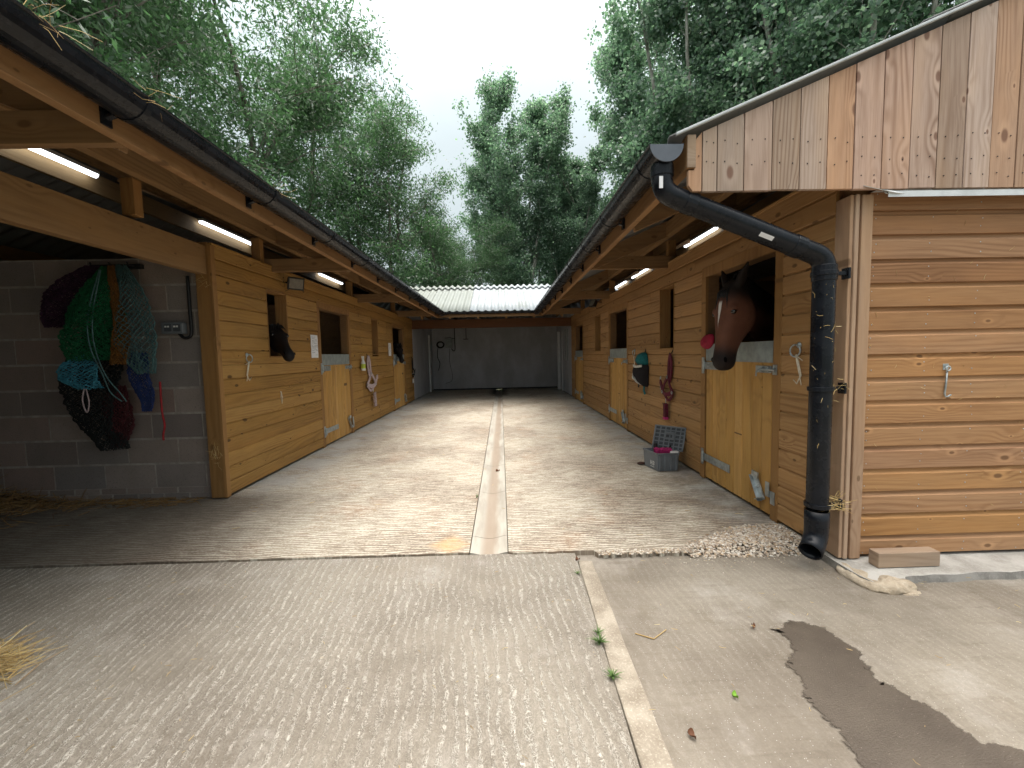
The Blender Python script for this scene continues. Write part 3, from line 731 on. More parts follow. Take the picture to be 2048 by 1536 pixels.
# near end wall, boards run across the picture
fF = lambda u, d, z: (u, 2.298 - d, z)
mb = MB(); cladding(mb, fF, 2.0, 5.85, .030, 2.045, [], joints=(), zoff=.0075)
fw_mb = mb
mb = MB(); mb.box(1.92, 5.85, 2.30, 2.36, .02, 2.20); mb.build('wall_lining', M['inner_boards'], RB)
mb = fw_mb; rg = random.Random(9)
for k in range(16):
    for x in (2.035, 2.345, 2.62, 2.94, 3.3):
        for dz in (.035, .085):
            if rg.random() < .8: mb.ball((x + rg.uniform(-.008, .008), 2.2758, .0075 + k * PITCH + dz + rg.uniform(-.006, .006)), (.0034, .0022, .0034), 6, 4, 1)
mb.build('end_wall', [M['front_boards'], M['galv']], RB)
mb = MB()
mb.box(1.882, 1.902, 2.262, 2.365, .018, 2.03); mb.box(1.903, 1.926, 2.252, 2.30, .018, 2.03)
mb.box(1.927, 1.939, 2.268, 2.30, .020, 2.028); mb.box(1.940, 2.001, 2.2535, 2.298, .016, 2.028)
mb.build('corner_post', M['post_pale'], RB, bevel=.004)
# weathered gable boards
mb = MB(); mi = 0; rg = random.Random(21)
xs = [.972, 1.045, 1.122]
while xs[-1] < 6.0: xs.append(xs[-1] + .1435 + rg.uniform(-.006, .006))
def roofz(x): return (zr(x) if x < 3.42 else zr(3.42) - SL * (x - 3.42))
for i, (a, b) in enumerate(zip(xs, xs[1:])):
    a2, b2 = a + .003, b - .003; zb0 = 2.036 + rg.uniform(-.003, .003); dy = rg.uniform(0, .003)
    top = lambda x: roofz(x) - .020
    poly = [(a2, zb0), (b2, zb0), (b2, top(b2)), (a2, top(a2))]
    if i == 0: poly = [(a2 + .022, zb0), (b2, zb0), (b2, top(b2)), (a2 + .03, top(a2) - .015), (a2 + .03, 2.14), (a2, 2.14), (a2, zb0 + .03)]
    mb.prism(poly, lambda u, v, t: (u, t, v), 2.199 - dy, 2.221)
for i, (a, b) in enumerate(zip(xs, xs[1:])):
    for z in (2.10, 2.19, 2.30) if a > 1.8 else ((2.17, 2.28) if i else (2.2,)):
        for q in (.28, .74):
            if z < roofz(a) - .06: mb.ball((a + (b - a) * q, 2.1955, z + rg.uniform(-.012, .012)), (.0036, .003, .0036), 6, 4, 1)
mb.build('gable_boards', [M['gable_boards'], plain('dark nail heads', (.06, .05, .045), .6, .3)], RB)
mb = MB(); mb.add([(2.01, 2.224, 2.046), (6, 2.224, 2.046), (6, 2.205, 2.012), (2.02, 2.205, 2.014), (2.01, 2.30, 2.050), (6, 2.30, 2.050)], [(0, 1, 2, 3), (4, 5, 1, 0)])
mb.box(2.03, 6.0, 2.200, 2.2035, 1.994, 2.024)
mb.add([(1.885, 2.19, 2.050), (2.06, 2.19, 2.012), (2.12, 2.20, 2.010), (2.02, 2.215, 2.046), (1.92, 2.212, 2.054)], [(0, 1, 2, 3, 4)])
o = mb.build('flashing', M['lead'], RB); md = o.modifiers.new('t', 'SOLIDIFY'); md.thickness = .003
# inside
mb = MB(); mb.box(5.85, 5.95, 2.3, 14.8, 0, 2.45); mb.build('back_wall', M['block'], RB)
for y in (5.75, 9.2, 11.45):
    mb = MB()
    for k in range(14): mb.box(2.005, 5.85, y, y + .05, .02 + k * .152, .02 + k * .152 + .150)
    mb.build('partition', M['inner_boards'], RB)
mb = MB(); mb.box(2.01, 5.84, 2.37, 11.44, .001, .012); mb.build('bedding', M['hay'], RB)
mb = MB(); mb.box(.965, 1.010, 2.20, 10.50, 2.15, 2.315); mb.build('fascia', M['fascia'], RB, bevel=.003)
for y in (4.76, 7.34, 10.05):
    mb = MB(); mb.box(1.012, 2.02, y - .022, y + .022, 2.148, 2.285); mb.build('tie_beam', M['rafter'], RB, bevel=.003)
    mb = MB(); mb.beam((1.015, y - .047, zr(1.015) - .118), (3.4, y - .047, zr(3.4) - .118), .045, .16); mb.build('rafter', M['rafter'], RB, bevel=.003)
    mb = MB(); mb.box(1.90, 1.99, y + .03, y + .10, 2.216, zr(1.9) - .235); mb.build('stub_post', M['post'], RB, bevel=.004)
mb = MB(); mb.beam((1.015, 3.3, zr(1.015) - .118), (3.4, 3.3, zr(3.4) - .118), .045, .16); mb.build('rafter', M['rafter'], RB, bevel=.003)
for x, h in ((1.87, .15), (2.65, .15), (3.30, .10), (4.3, .15), (5.1, .15)):
    mb = MB(); zz = roofz(x) - .055
    mb.box(x - .035, x + .035, 2.225, 14.6, zz - h, zz); mb.build('purlin', M['rafter_y'], RB, bevel=.003)
mb = MB(); mb.box(3.368, 3.405, 2.4, 14.6, 2.93, 3.12); mb.build('ridge_board', M['pale_y'], RB)
nr_ = Vector((-SL, 0, 1)).normalized(); nr2 = Vector((SL, 0, 1)).normalized()
corrugated('roof', M['roof'], RB, 2.175, 14.8, lambda t, s: ((.885 + s, t, zr(.885 + s)), nr_), [(0, 1.45, .008), (1.3, 2.535, .020)], start=2.2)
corrugated('roof', M['roof'], RB, 2.175, 14.8, lambda t, s: ((3.42 + s, t, zr(3.42) - SL * s), nr2), [(0, 2.6, .012)], start=2.2)
mb = MB(); mb.prism([(.90, zr(.90) + .012), (3.42, zr(3.42) + .012), (3.42, zr(3.42) + .026), (.90, zr(.90) + .026)], lambda u, v, t: (u, t, v), 2.166, 2.186)
mb.build('verge_trim', M['verge'], RB, bevel=.003)
mb = MB(); mb.box(.9655, 1.0095, 2.190, 2.1995, 2.152, 2.313); mb.build('fascia_end', M['offcut'], RB, bevel=.002)
gR = gutter(RB, .858, 2.19, 10.36, 1)
for y in (2.42, 3.30, 4.10, 4.95, 5.8, 6.65, 7.5, 8.35, 9.2, 10.0): bracket(gR, .858, y, 1)
# downpipe: outlet, two bends, shoe
dp = MB(); r = .0545; Yp = 2.262
def bend(a, b, c, rad, n=7):
    a, b, c = Vector(a), Vector(b), Vector(c); u = (a - b).normalized(); v = (c - b).normalized()
    th = u.angle(v); d = rad / math.tan(th / 2); p0, p1 = b + u * d, b + v * d
    return [((1 - t) ** 2) * p0 + 2 * t * (1 - t) * b + t * t * p1 for t in [i / n for i in range(n + 1)]]
A, B, Cc, Dd = (.862, Yp, 2.205), (.862, Yp, 2.055), (1.75, Yp, 1.700), (1.75, Yp, .20)
E_ = (1.665, Yp - .035, .045)
path = [Vector(A)] + bend(A, B, Cc, .10) + bend(B, Cc, Dd, .10) + [Vector((1.75, Yp, .34))]
dp.tube(path, r, 20)
pipe = dp.build('downpipe', M['pvc'], RB, smooth=True)
md = pipe.modifiers.new('e', 'EDGE_SPLIT')
v = (Vector(Cc) - Vector(B)).normalized()
for q0, q1 in (((1.75, Yp, 1.575), (1.75, Yp, 1.66)), ((.862, Yp, 2.13), (.862, Yp, 2.19)), (Vector(B) + v * .13, Vector(B) + v * .19), (Vector(Cc) - v * .20, Vector(Cc) - v * .14)):
    mb = MB(); mb.tube([q0, q1], .0585, 20); mb.build('pipe_collar', M['pvc'], pipe, bevel=.004)
mb = MB(); sh = [Vector((1.75, Yp, .305)), Vector((1.75, Yp, .25)), Vector((1.75, Yp, .195)), Vector((1.745, Yp - .004, .160)), Vector((1.729, Yp - .016, .128)), Vector((1.705, Yp - .034, .106)), Vector((1.677, Yp - .055, .090))]
mb.tube(sh, [.0605, .0605, .059, .058, .058, .058, .058], 20, caps=False)
so = mb.build('pipe_shoe', M['pvc'], pipe, smooth=True); md = so.modifiers.new('t', 'SOLIDIFY'); md.thickness = .005; md.offset = -1
for z in (1.615, .99, .335):
    mb = MB(); mb.tube([(1.75, Yp, z - .012), (1.75, Yp, z + .012)], .0635, 20); mb.box(1.80, 1.884, Yp - .010, Yp + .012, z - .010, z + .010); mb.box(1.868, 1.8815, Yp - .02, Yp + .03, z - .03, z + .03)
    mb.build('pipe_clip', M['pvc'], pipe, bevel=.002)
mb = MB(); mb.obox((.835, Yp - .0585, 2.085), (1, 0, 0), (0, 1, 0), (0, 0, 1), .0095, .0015, .030); mb.build('sticker', M['paper'], pipe); mb = MB(); q = Vector(B) + v * .58 + Vector((0, -.044, -.033))
e3 = v.cross(Vector((0, 1, 0))).normalized(); e3 = e3 if e3.z > 0 else -e3; nn3 = (Vector((0, -1, 0)) * .80 - e3 * .60).normalized(); mb.obox(q + nn3 * .001, v, nn3, v.cross(nn3), .038, .0012, .011); mb.build('sticker', M['paper'], pipe)
# plinth under the near end
rg = random.Random(4)
pts = [(1.845, 2.52), (1.842, 2.40), (1.838, 2.25), (1.842, 2.12), (1.855, 2.05), (1.90, 2.00), (1.95, 1.985), (2.03, 1.985), (2.05, 2.02), (2.08, 2.055)]
pts += [(x, 2.066 + rg.uniform(-.008, .008) - (x - 2.1) * -.006) for x in frange(2.12, 6.2, .06)] + [(6.2, 2.5)]
mb = MB(); n = len(pts)
top = [(x + (.010 if i < 5 else 0), y + (.012 if i > 4 else 0), .012 - (.010 if 4 < i < 9 else 0) - rg.uniform(0, .003)) for i, (x, y) in enumerate(pts)]
mb.add(top, [tuple(range(n))]); mb.add(top + [(x, y, -.1) for x, y in pts], [(i, (i + 1) % n, n + (i + 1) % n, n + i) for i in range(n)], 1)
mb.build('plinth', [M['plinth'], M['plinth_face']], RB)
mb = MB(); mb.ball((1.975, 2.035, -.020), (.125, .066, .036), 22, 12); mb.ball((1.885, 2.14, -.022), (.056, .15, .034), 20, 12); mb.ball((2.03, 1.982, -.034), (.062, .026, .018), 16, 9)
o = mb.build('footing', M['rough_stone'], RB, smooth=True)
tx = bpy.data.textures.new('rough', 'CLOUDS'); tx.noise_scale = .05
md = o.modifiers.new('sub', 'SUBSURF'); md.levels = md.render_levels = 2
md = o.modifiers.new('d', 'DISPLACE'); md.texture = tx; md.strength = .034

# ================================================================== rear range joining the two
BK = thing('rear_stable', 'low rear stable across the yard end with pale corrugated roof and grey painted wall', 'stable', (-.3, 13, 0))
mb = MB(); mb.box(-6.3, 5.9, 14.76, 14.86, .0, 3.1); mb.build('back_wall', M['rear_wall'], BK)
mb = MB(); mb.box(-6.3, 5.9, 14.752, 14.7595, .0, .045); mb.build('skirting', M['black_rubber'], BK)
mb = MB(); mb.box(-2.52, 1.95, 11.452, 11.52, 1.955, 2.19); mb.build('beam', M['rear_beam'], BK, bevel=.004)
mb = MB(); mb.box(-2.54, -2.47, 11.53, 14.75, .03, 2.62); mb.box(-2.4695, -2.462, 11.53, 13.98, .03, 1.93)
mb.build('side_wall', M['rear_wall'], BK)
mb = MB(); mb.box(1.90, 1.97, 11.53, 14.75, .03, 2.62); mb.build('side_wall', M['rear_wall'], BK)
mb = MB(); mb.box(-2.461, -2.415, 13.93, 14.03, .015, 1.90); mb.build('door_edge', M['white'], BK, bevel=.004)
mb = MB(); mb.box(1.80, 1.895, 13.80, 13.86, .02, 1.93); mb.build('door_edge', M['white'], BK, bevel=.004)
mb = MB(); mb.box(1.872, 1.899, 13.26, 13.33, .02, 1.93); mb.build('door_trim', M['white'], BK, bevel=.004)
mb = MB(); mb.box(1.880, 1.8995, 12.20, 12.26, 1.0, 1.93); mb.box(1.880, 1.8995, 12.62, 12.68, 1.0, 1.93); mb.build('window_frame', M['galv_dull'], BK)
mb = MB(); mb.box(-1.574, .964, 10.455, 10.498, 2.16, 2.27); mb.build('fascia', M['rafter'], BK, bevel=.003)
mb = MB(); n = 12
poly = [(math.pi * i / n, .062) for i in range(n + 1)] + [(math.pi * i / n, .056) for i in range(n, -1, -1)]
mb.prism(poly, lambda a, rad, t: (t, 10.40 + rad * math.cos(a), 2.285 - rad * math.sin(a)), -1.55, .94); mb.build('gutter', M['pvc'], BK)
for x in (-2.0, -1.3, -.6, .1, .8, 1.5):
    mb = MB(); mb.beam((x, 10.5, zb(10.5) - .14), (x, 12.65, zb(12.65) - .14), .045, .15); mb.build('rafter', M['rafter_y'], BK)
nb = Vector((0, -SL, 1)).normalized(); nb2 = Vector((0, SL, 1)).normalized()
corrugated('roof', M['roof_rear'], BK, -3.94, 3.4, lambda t, s: ((t, 10.36 + s, zb(10.36 + s)), nb), [(0, 2.28, .012)], width=1.042, start=-3.94, amp=.024)
corrugated('roof', M['roof'], BK, -3.94, 3.4, lambda t, s: ((t, 12.64 + s, zb(12.64) - SL * s), nb2), [(0, 2.3, .012)], width=1.042, start=-3.94)
corrugated('ridge_cap', M['roof_rear'], BK, -3.94, 3.4, lambda t, s: ((t, 12.38 + s, zb(12.38 + s)), nb), [(0, .26, .05)], width=1.042, start=-3.94, amp=.028)
# ================================================================== lamps
def strip_light(x, y0, y1, z, label):
    t = thing('strip_light', label, 'strip light', (x, (y0 + y1) / 2, z), 'strip lights under the stable roofs')
    mb = MB(); mb.box(x - .032, x + .032, y0, y1, z + .028, z + .062); mb.build('light_body', M['white_plastic'], t, bevel=.004)
    mb = MB(); pr = [(.030 * math.cos(a), -.034 * math.sin(a)) for a in [math.pi * i / 8 for i in range(9)]]
    mb.prism([(x + u, z + .0275 + v) for u, v in pr], lambda u, v, tt: (u, tt, v), y0 + .012, y1 - .012); mb.build('diffuser', M['led'], t)
strip_light(-4.0, 3.2, 4.38, 3.055, 'lit strip light highest in the open bay, above the block wall with haynets')
strip_light(-4.0, 5.80, 7.00, 3.055, 'lit strip light above the window with the dark horse')
strip_light(-4.0, 9.42, 10.72, 3.055, 'lit strip light past the left floodlight, low under the canopy')
strip_light(3.3, 6.45, 7.55, 3.055, 'long lit strip light behind the slanting black downpipe')
strip_light(3.3, 9.45, 10.6, 3.055, 'short lit strip light, middle one of the right-hand row')
strip_light(3.3, 11.15, 12.45, 3.055, 'lit strip light farthest along the right-hand range, near its floodlight')
def floodlight(p, out, fwd, label, y_arm):
    t = thing('floodlight', label, 'floodlight', p, 'floodlights under the canopies'); c = Vector(p)
    n = Vector(fwd).normalized(); sd = Vector((0, 0, 1)).cross(n).normalized(); up = n.cross(sd)
    mb = MB(); w, h = .092, .072
    r0 = [c + sd * (i * w) + up * (j * h) + n * .02 for i, j in ((-1, -1), (1, -1), (1, 1), (-1, 1))]
    r1 = [c + sd * (i * w * .7) + up * (j * h * .7) - n * .055 for i, j in ((-1, -1), (1, -1), (1, 1), (-1, 1))]
    mb.loft([r0, r1]); mb.build('lamp_housing', M['black_rubber'], t, bevel=.006)
    mb = MB(); mb.obox(c + n * .0225, sd, up, n, w * .80, h * .74, .002); mb.build('lamp_glass', M['lamp_glass'], t)
    mb = MB(); wallp = Vector((out, c.y + y_arm, c.z + .03)); mb.tube([c - n * .05, (c + wallp) / 2 + Vector((0, 0, .02)), wallp], .010, 8)
    mb.tube([c - n * .055, c - n * .08 + Vector((0, 0, -.06)), wallp + Vector((0, -.03, -.10)), wallp + Vector((0, -.05, .0)), wallp + Vector((0, -.05, .10))], .004, 6)
    mb.build('bracket', M['cable'], t)
floodlight((-2.30, 4.78, 2.055), -2.452, (.74, -.62, -.26), 'black floodlight tilted down above the dark horse at the window', .10)
floodlight((1.70, 7.85, 2.13), 1.882, (-.75, -.25, .35), 'black floodlight tilted up on the right-hand range near its middle door', .08)

# ================================================================== fittings on walls
def ring(s, y, z, label, twine=True, rr=.038):
    fn = side(s); t = thing('tie_ring', label, 'tie ring', fn(y, .02, z), 'tie rings on the stable walls')
    mb = MB(); mb.ball(fn(y, .022, z + .02), (.016, .02, .02), 8, 6)
    mb.tube([fn(y + rr * .5 + rr * math.sin(a), .036 + .006 * math.sin(a), z - rr * .4 + rr * math.cos(a)) for a in [i * math.pi / 8 for i in range(17)]], .0055, 7)
    mb.build('ring', M['galv'], t, smooth=True)
    if twine:
        mb = MB(); a0 = Vector(fn(y, .042, z - .04))
        q = [a0, Vector(fn(y - .03, .045, z - .10)), Vector(fn(y - .045, .04, z - .17)), Vector(fn(y - .01, .04, z - .225)), Vector(fn(y + .02, .042, z - .20))]
        mb.tube(q, [.006, .005, .005, .004, .003], 6)
        mb.tube([a0, Vector(fn(y - .015, .045, z - .09)), Vector(fn(y - .03, .04, z - .16)), Vector(fn(y - .05, .04, z - .23))], [.006, .005, .004, .003], 6)
        mb.tube([Vector(fn(y - .002, .044, z - .045)), Vector(fn(y - .06, .045, z - .075))], .003, 5)
        mb.build('twine', M['string'], t, smooth=True)
ring('L', 4.05, 1.245, 'galvanised tie ring with pale twine on the golden wall before the first window')
ring('R', 2.615, 1.215, 'galvanised tie ring with looped pale twine between the near door and the downpipe')
ring('R', 5.92, 1.215, 'tie ring with long pale twine beside the teal fly mask', True, .032)
def loop(s, y, z, L, label):
    fn = side(s); t = thing('twine_loop', label, 'twine loop', fn(y, .02, z)); mb = MB()
    mb.ball(fn(y, .022, z), .007, 6, 5)
    mb.tube([fn(y, .026, z), fn(y - .018, .03, z - L * .5), fn(y - .004, .03, z - L), fn(y + .014, .03, z - L * .5), fn(y, .026, z)], .0035, 6)
    mb.build('twine', M['string'], t, smooth=True); return t
loop('L', 4.62, .86, .13, 'thin hanging loop of twine low on the golden wall under the dark horse')
def hook(y, z, label):
    t = thing('wall_hook', label, 'hook', fR(y, .02, z)); mb = MB()
    mb.ball(fR(y, .022, z), (.008, .016, .02), 8, 6)
    mb.tube([fR(y, .03, z), fR(y - .01, .03, z - .06), fR(y - .014, .03, z - .12), fR(y - .03, .036, z - .135), fR(y - .04, .04, z - .12)], .005, 6)
    mb.build('hook', M['galv'], t, smooth=True)
hook(4.945, .90, 'small metal hook on the brown wall between the fly mask and the crimson headcollar')
t = thing('wall_hook', 'steel cabin hook hanging on the near end wall boards', 'hook', (2.465, 2.28, 1.09))
mb = MB(); mb.box(2.449, 2.481, 2.2745, 2.2795, 1.078, 1.112); mb.build('hook_plate', M['galv'], t, bevel=.002)
mb = MB(); mb.tube([(2.465 + .013 * math.cos(a), 2.262, 1.086 + .013 * math.sin(a)) for a in [i * math.pi / 6 for i in range(13)]], .0035, 6)
mb.tube([(2.466, 2.268, 1.075), (2.463, 2.268, 1.0), (2.458, 2.268, .945), (2.462, 2.266, .928), (2.475, 2.264, .930), (2.488, 2.262, .940)], .0045, 8)
mb.build('hook', M['galv'], t, smooth=True)
def notice(y0, y1, z0, z1, label, seed, tilt=0):
    t = thing('notice', label, 'notice', fL(y0, .02, z0), 'paper notices on the golden wall'); mb = MB()
    n = 5; P = []
    for j in range(n + 1):
        for i in range(3):
            u, v = i / 2, j / n; P.append(fL(y0 + (y1 - y0) * u + tilt * v, .0205 + .004 * math.sin(v * 7 + u * 3) ** 2 + .002, z1 + (z0 - z1) * v))
    mb.add(P, [(j * 3 + i, j * 3 + i + 1, (j + 1) * 3 + i + 1, (j + 1) * 3 + i) for j in range(n) for i in range(2)])
    mb.build('sheet', M['paper'], t)
    q = random.Random(seed); mb = MB(); z = z1 - .03
    while z > z0 + .03:
        y = y0 + .02 + q.uniform(0, .02)
        while y < y1 - .03:
            w = q.uniform(.012, .035); ht = q.uniform(.003, .006)
            u = min(1, max(0, (z1 - z) / (z1 - z0)))
            if q.random() < .72: mb.add([fL(y + tilt * u, .0275, z), fL(y + w + tilt * u, .0275, z + .001), fL(y + w + tilt * u, .0275, z + ht), fL(y + tilt * u, .0275, z + ht)], [(0, 1, 2, 3)])
            y += w + .008
        z -= q.choice((.014, .016, .03))
    mb.build('handwriting', M['ink'], t)
notice(5.40, 5.60, 1.225, 1.52, 'white handwritten notice on the wall beside the nearer golden door', 3)
notice(9.02, 9.22, 1.24, 1.515, 'white notice on the golden wall beside the farther door, past the pale headcollar', 4)
# spray bottle on a nail
t = thing('spray_bottle', 'white spray bottle with lime label hanging on the golden wall', 'bottle', fL(7.20, .05, 1.0)); c = fL(7.20, .075, 0)
def ringpts(cx, cy, z, a, b, n=14): return [(cx + a * math.cos(2 * math.pi * k / n), cy + b * math.sin(2 * math.pi * k / n), z) for k in range(n)]
mb = MB(); mb.loft([ringpts(c[0], c[1], z, a, b) for z, a, b in ((.990, .034, .05), (.997, .038, .055), (1.10, .038, .055), (1.13, .034, .05), (1.165, .017, .02), (1.185, .015, .016))]); mb.build('bottle', M['white_plastic'], t, smooth=True)
mb = MB(); mb.loft([ringpts(c[0], c[1], z, .0385, .0555) for z in (1.03, 1.105)], False); mb.build('bottle_label', M['lime'], t, smooth=True)
mb = MB(); mb.tube([(c[0], c[1], 1.185), (c[0], c[1], 1.215)], .02, 10); mb.box(c[0] - .012, c[0] + .012, c[1] - .05, c[1] + .035, 1.212, 1.238); mb.tube([(c[0], c[1] - .035, 1.215), (c[0], c[1] - .045, 1.165)], .006, 6)
mb.build('spray_head', M['white_plastic'], t, bevel=.003)
# webbing helpers
def strap(mb, pts, w, th=.004, out=(1, 0, 0), mi=0):
    pts = [Vector(p) for p in pts]; o = Vector(out); secs = []
    for i, p in enumerate(pts):
        d = (pts[min(i + 1, len(pts) - 1)] - pts[max(i - 1, 0)]).normalized(); sdv = d.cross(o).normalized(); n = sdv.cross(d)
        secs.append([p + sdv * (a * w / 2) + n * (b * th) for a, b in ((-1, -1), (1, -1), (1, 1), (-1, 1))])
    mb.loft(secs, True, mi)
def curve(ps, n=6):
    ps = [Vector(p) for p in ps]; o = []
    for i in range(len(ps) - 1):
        a, b, c, d = ps[max(i - 1, 0)], ps[i], ps[i + 1], ps[min(i + 2, len(ps) - 1)]
        for k in range(n):
            t = k / n; o.append(.5 * ((2 * b) + (c - a) * t + (2 * a - 5 * b + 4 * c - d) * t * t + (3 * b - a - 3 * c + d) * t ** 3))
    return o + [ps[-1]]
def headcollar(s, y, z, H, mat, mat2, label, lead, sc=1.0, wide=1.0):
    fn = side(s); t = thing('headcollar', label, 'headcollar', fn(y, .02, z), 'headcollars hanging on the walls'); out = (1 if s == 'L' else -1, 0, 0)
    mb = MB(); mb.tube([fn(y - .01, .018, z + .045), fn(y - .01, .035, z + .01), fn(y - .01, .055, z - .006), fn(y - .01, .06, z + .012)], .006, 6); mb.build('peg', M['cable'], t)
    k = wide
    mb = MB()
    strap(mb, curve([fn(y, .05, z - .005), fn(y + .02 * k, .052, z - .10), fn(y + .03 * k, .05, z - .22), fn(y + .045 * k, .05, z - H * .55)]), .036 * sc, .005, out)
    strap(mb, curve([fn(y, .05, z), fn(y - .02 * k, .048, z - .10), fn(y - .01 * k, .045, z - .22), fn(y + .02 * k, .042, z - H * .60)]), .034 * sc, .006, out)
    mb.build('headpiece', M[mat], t)
    mb = MB()
    a, b, c_, d = fn(y + .04 * k, .05, z - H * .5), fn(y - .06 * k, .055, z - H * .82), fn(y + .12 * k, .06, z - H * .84), fn(y + .15 * k, .065, z - H * .66)
    strap(mb, curve([a, fn(y + .0, .055, z - H * .66), b]), .026 * sc, .005, out); strap(mb, curve([a, fn(y + .09 * k, .06, z - H * .66), c_]), .026 * sc, .005, out)
    strap(mb, curve([b, fn(y + .03 * k, .075, z - H * .88), c_]), .034 * sc, .006, out); strap(mb, curve([c_, d, fn(y + .18 * k, .06, z - H * .62)]), .036 * sc, .006, out)
    strap(mb, curve([b, fn(y - .05, .05, z - H * .92), fn(y + .03 * k, .052, z - H), c_]), .022 * sc, .004, out)
    mb.build('noseband', M[mat2], t)
    for q in (a, b, c_):
        mb = MB(); mb.tube([Vector(q) + Vector((.012 * out[0], .016 * math.cos(w), .016 * math.sin(w))) for w in [i * math.pi / 5 for i in range(11)]], .004, 6); mb.build('buckle', M['galv'], t)
    mb = MB(); q0 = Vector(fn(y + .06 * k, .06, z - H * .98)); mb.tube([q0, q0 + Vector((0, .005, -.03)), q0 + Vector((0, -.004, -.05))], .005, 6); mb.build('clip', M['galv'], t)
    if lead == 'coil':
        mb = MB(); p = q0 + Vector((0, .01, -.06)); pts = []
        for i in range(90):
            a = i * .62; pts.append(p + Vector((out[0] * (.02 + .018 * math.sin(a)), .045 * math.cos(a) + .02 * i / 90, -.26 * i / 90)))
        mb.tube(pts, .0105, 6); mb.build('lead_rope', M[mat2], t, smooth=True)
    if lead == 'strap':
        mb = MB(); p = q0 + Vector((0, 0, -.055)); strap(mb, [p, p + Vector((0, .004, -.05)), p + Vector((0, -.004, -.10)), p + Vector((0, .002, -.155))], .062, .02, out); mb.build('lead_rope', M['crimson'], t, bevel=.006)
        mb = MB(); strap(mb, [p + Vector((0, .0, -.155)), p + Vector((0, .0, -.185))], .075, .022, out); mb.build('lead_end', M['magenta'], t, bevel=.006)
    return t
headcollar('L', 7.58, 1.235, .62, 'pinkweb', 'pinkweb', 'pale pink fleecy headcollar with coiled lead rope between the golden doors', 'coil', 2.1, 2.6)
headcollar('L', 11.20, 1.17, .50, 'black_rubber', 'blackmesh', 'black headcollar hanging at the far end of the golden wall', '', 1.1, 1.5)
mb = MB(); mb.box(*sorted((XL + .03, XL + .055)), 11.22, 11.25, .50, .62, 0); o = mb.build('grooming_brush', M['white_plastic'], None, bevel=.004)
tag(o, 'small white handled brush hanging under the black headcollar', 'brush')
headcollar('R', 4.60, 1.185, .52, 'crimson', 'crimson', 'crimson headcollar hanging on the brown wall above the open grey box', 'strap', 1.3, 1.5)
# fly mask
t = thing('fly_mask', 'teal, black and cream fly mask hanging on the brown wall', 'fly mask', fR(5.50, .03, 1.0))
def cushion(s, poly, d0, bulge, rows=7):
    """a soft hanging shape: outline in (y, z), pillowed out from the wall"""
    fn = side(s); cy = sum(p[0] for p in poly) / len(poly); cz = sum(p[1] for p in poly) / len(poly); mb = MB(); secs = []
    for k in range(rows + 1):
        f = 1 - (k / rows) ** 1.6 * .98; d = d0 + bulge * math.sin(math.pi / 2 * (k / rows)) ** .8
        secs.append([fn(cy + (p[0] - cy) * f, d + .004 * math.sin(9 * p[0] + 31 * p[1] + k), cz + (p[1] - cz) * f) for p in poly])
    mb.loft([[fn(p[0], d0 - .012, p[1]) for p in poly]] + secs); return mb
def smoothpoly(ps, n=4):
    m = len(ps); o = []
    for i in range(m):
        a, b, c, d = (Vector((*ps[(i + k) % m], 0)) for k in (-1, 0, 1, 2))
        for k in range(n):
            q = k / n; v = .5 * ((2 * b) + (c - a) * q + (2 * a - 5 * b + 4 * c - d) * q * q + (3 * b - a - 3 * c + d) * q ** 3); o.append((v.x, v.y))
    return o
y0 = 5.50
cushion('R', smoothpoly([(y0 - .02, 1.205), (y0 - .10, 1.17), (y0 - .13, 1.05), (y0 - .02, 1.02), (y0 + .16, 1.045), (y0 + .13, 1.13), (y0 + .06, 1.19)]), .035, .10).build('ear_cover', M['teal'], t, smooth=True)
cushion('R', smoothpoly([(y0 - .14, 1.04), (y0 - .16, .92), (y0 - .14, .76), (y0 - .02, .80), (y0 + .16, .87), (y0 + .27, .96), (y0 + .20, 1.04)]), .04, .12).build('mesh_panel', M['blackmesh'], t, smooth=True)
cushion('R', smoothpoly([(y0 + .28, .965), (y0 + .22, .90), (y0 + .05, .835), (y0 - .05, .795), (y0 - .10, .765), (y0 + .04, .80), (y0 + .20, .835), (y0 + .29, .86)]), .055, .085).build('fleece_edge', M['cream'], t, smooth=True)
mb = MB(); strap(mb, curve([fR(y0 + .16, .13, 1.035), fR(y0, .15, 1.018), fR(y0 - .13, .11, 1.03)]), .03, .004, (-1, 0, 0)); mb.build('trim', M['cream'], t)
mb = MB(); strap(mb, [fR(y0 - .06, .05, .80), fR(y0 - .07, .06, .70), fR(y0 - .09, .05, .66)], .045, .006, (-1, 0, 0)); mb.build('strap', M['teal'], t)
mb = MB(); strap(mb, [fR(y0 + .15, .05, .85), fR(y0 + .15, .06, .73)], .03, .006, (-1, 0, 0)); mb.build('buckle_strap', M['black_rubber'], t)
mb = MB(); mb.tube([fR(y0 - .03, .018, 1.25), fR(y0 - .03, .03, 1.20), fR(y0 - .03, .05, 1.19)], .008, 6); mb.build('peg', M['cable'], t)
# red pad on the far jamb
t = thing('pad', 'rounded crimson pad fixed on the door jamb behind the bay horse muzzle', 'pad', (1.86, 3.83, 1.28))
cushion('R', smoothpoly([(3.90, 1.30), (3.885, 1.25), (3.83, 1.225), (3.76, 1.235), (3.70, 1.28), (3.70, 1.35), (3.76, 1.36), (3.84, 1.345)]), .03, .035).build('cushion', M['redpad'], t, smooth=True)

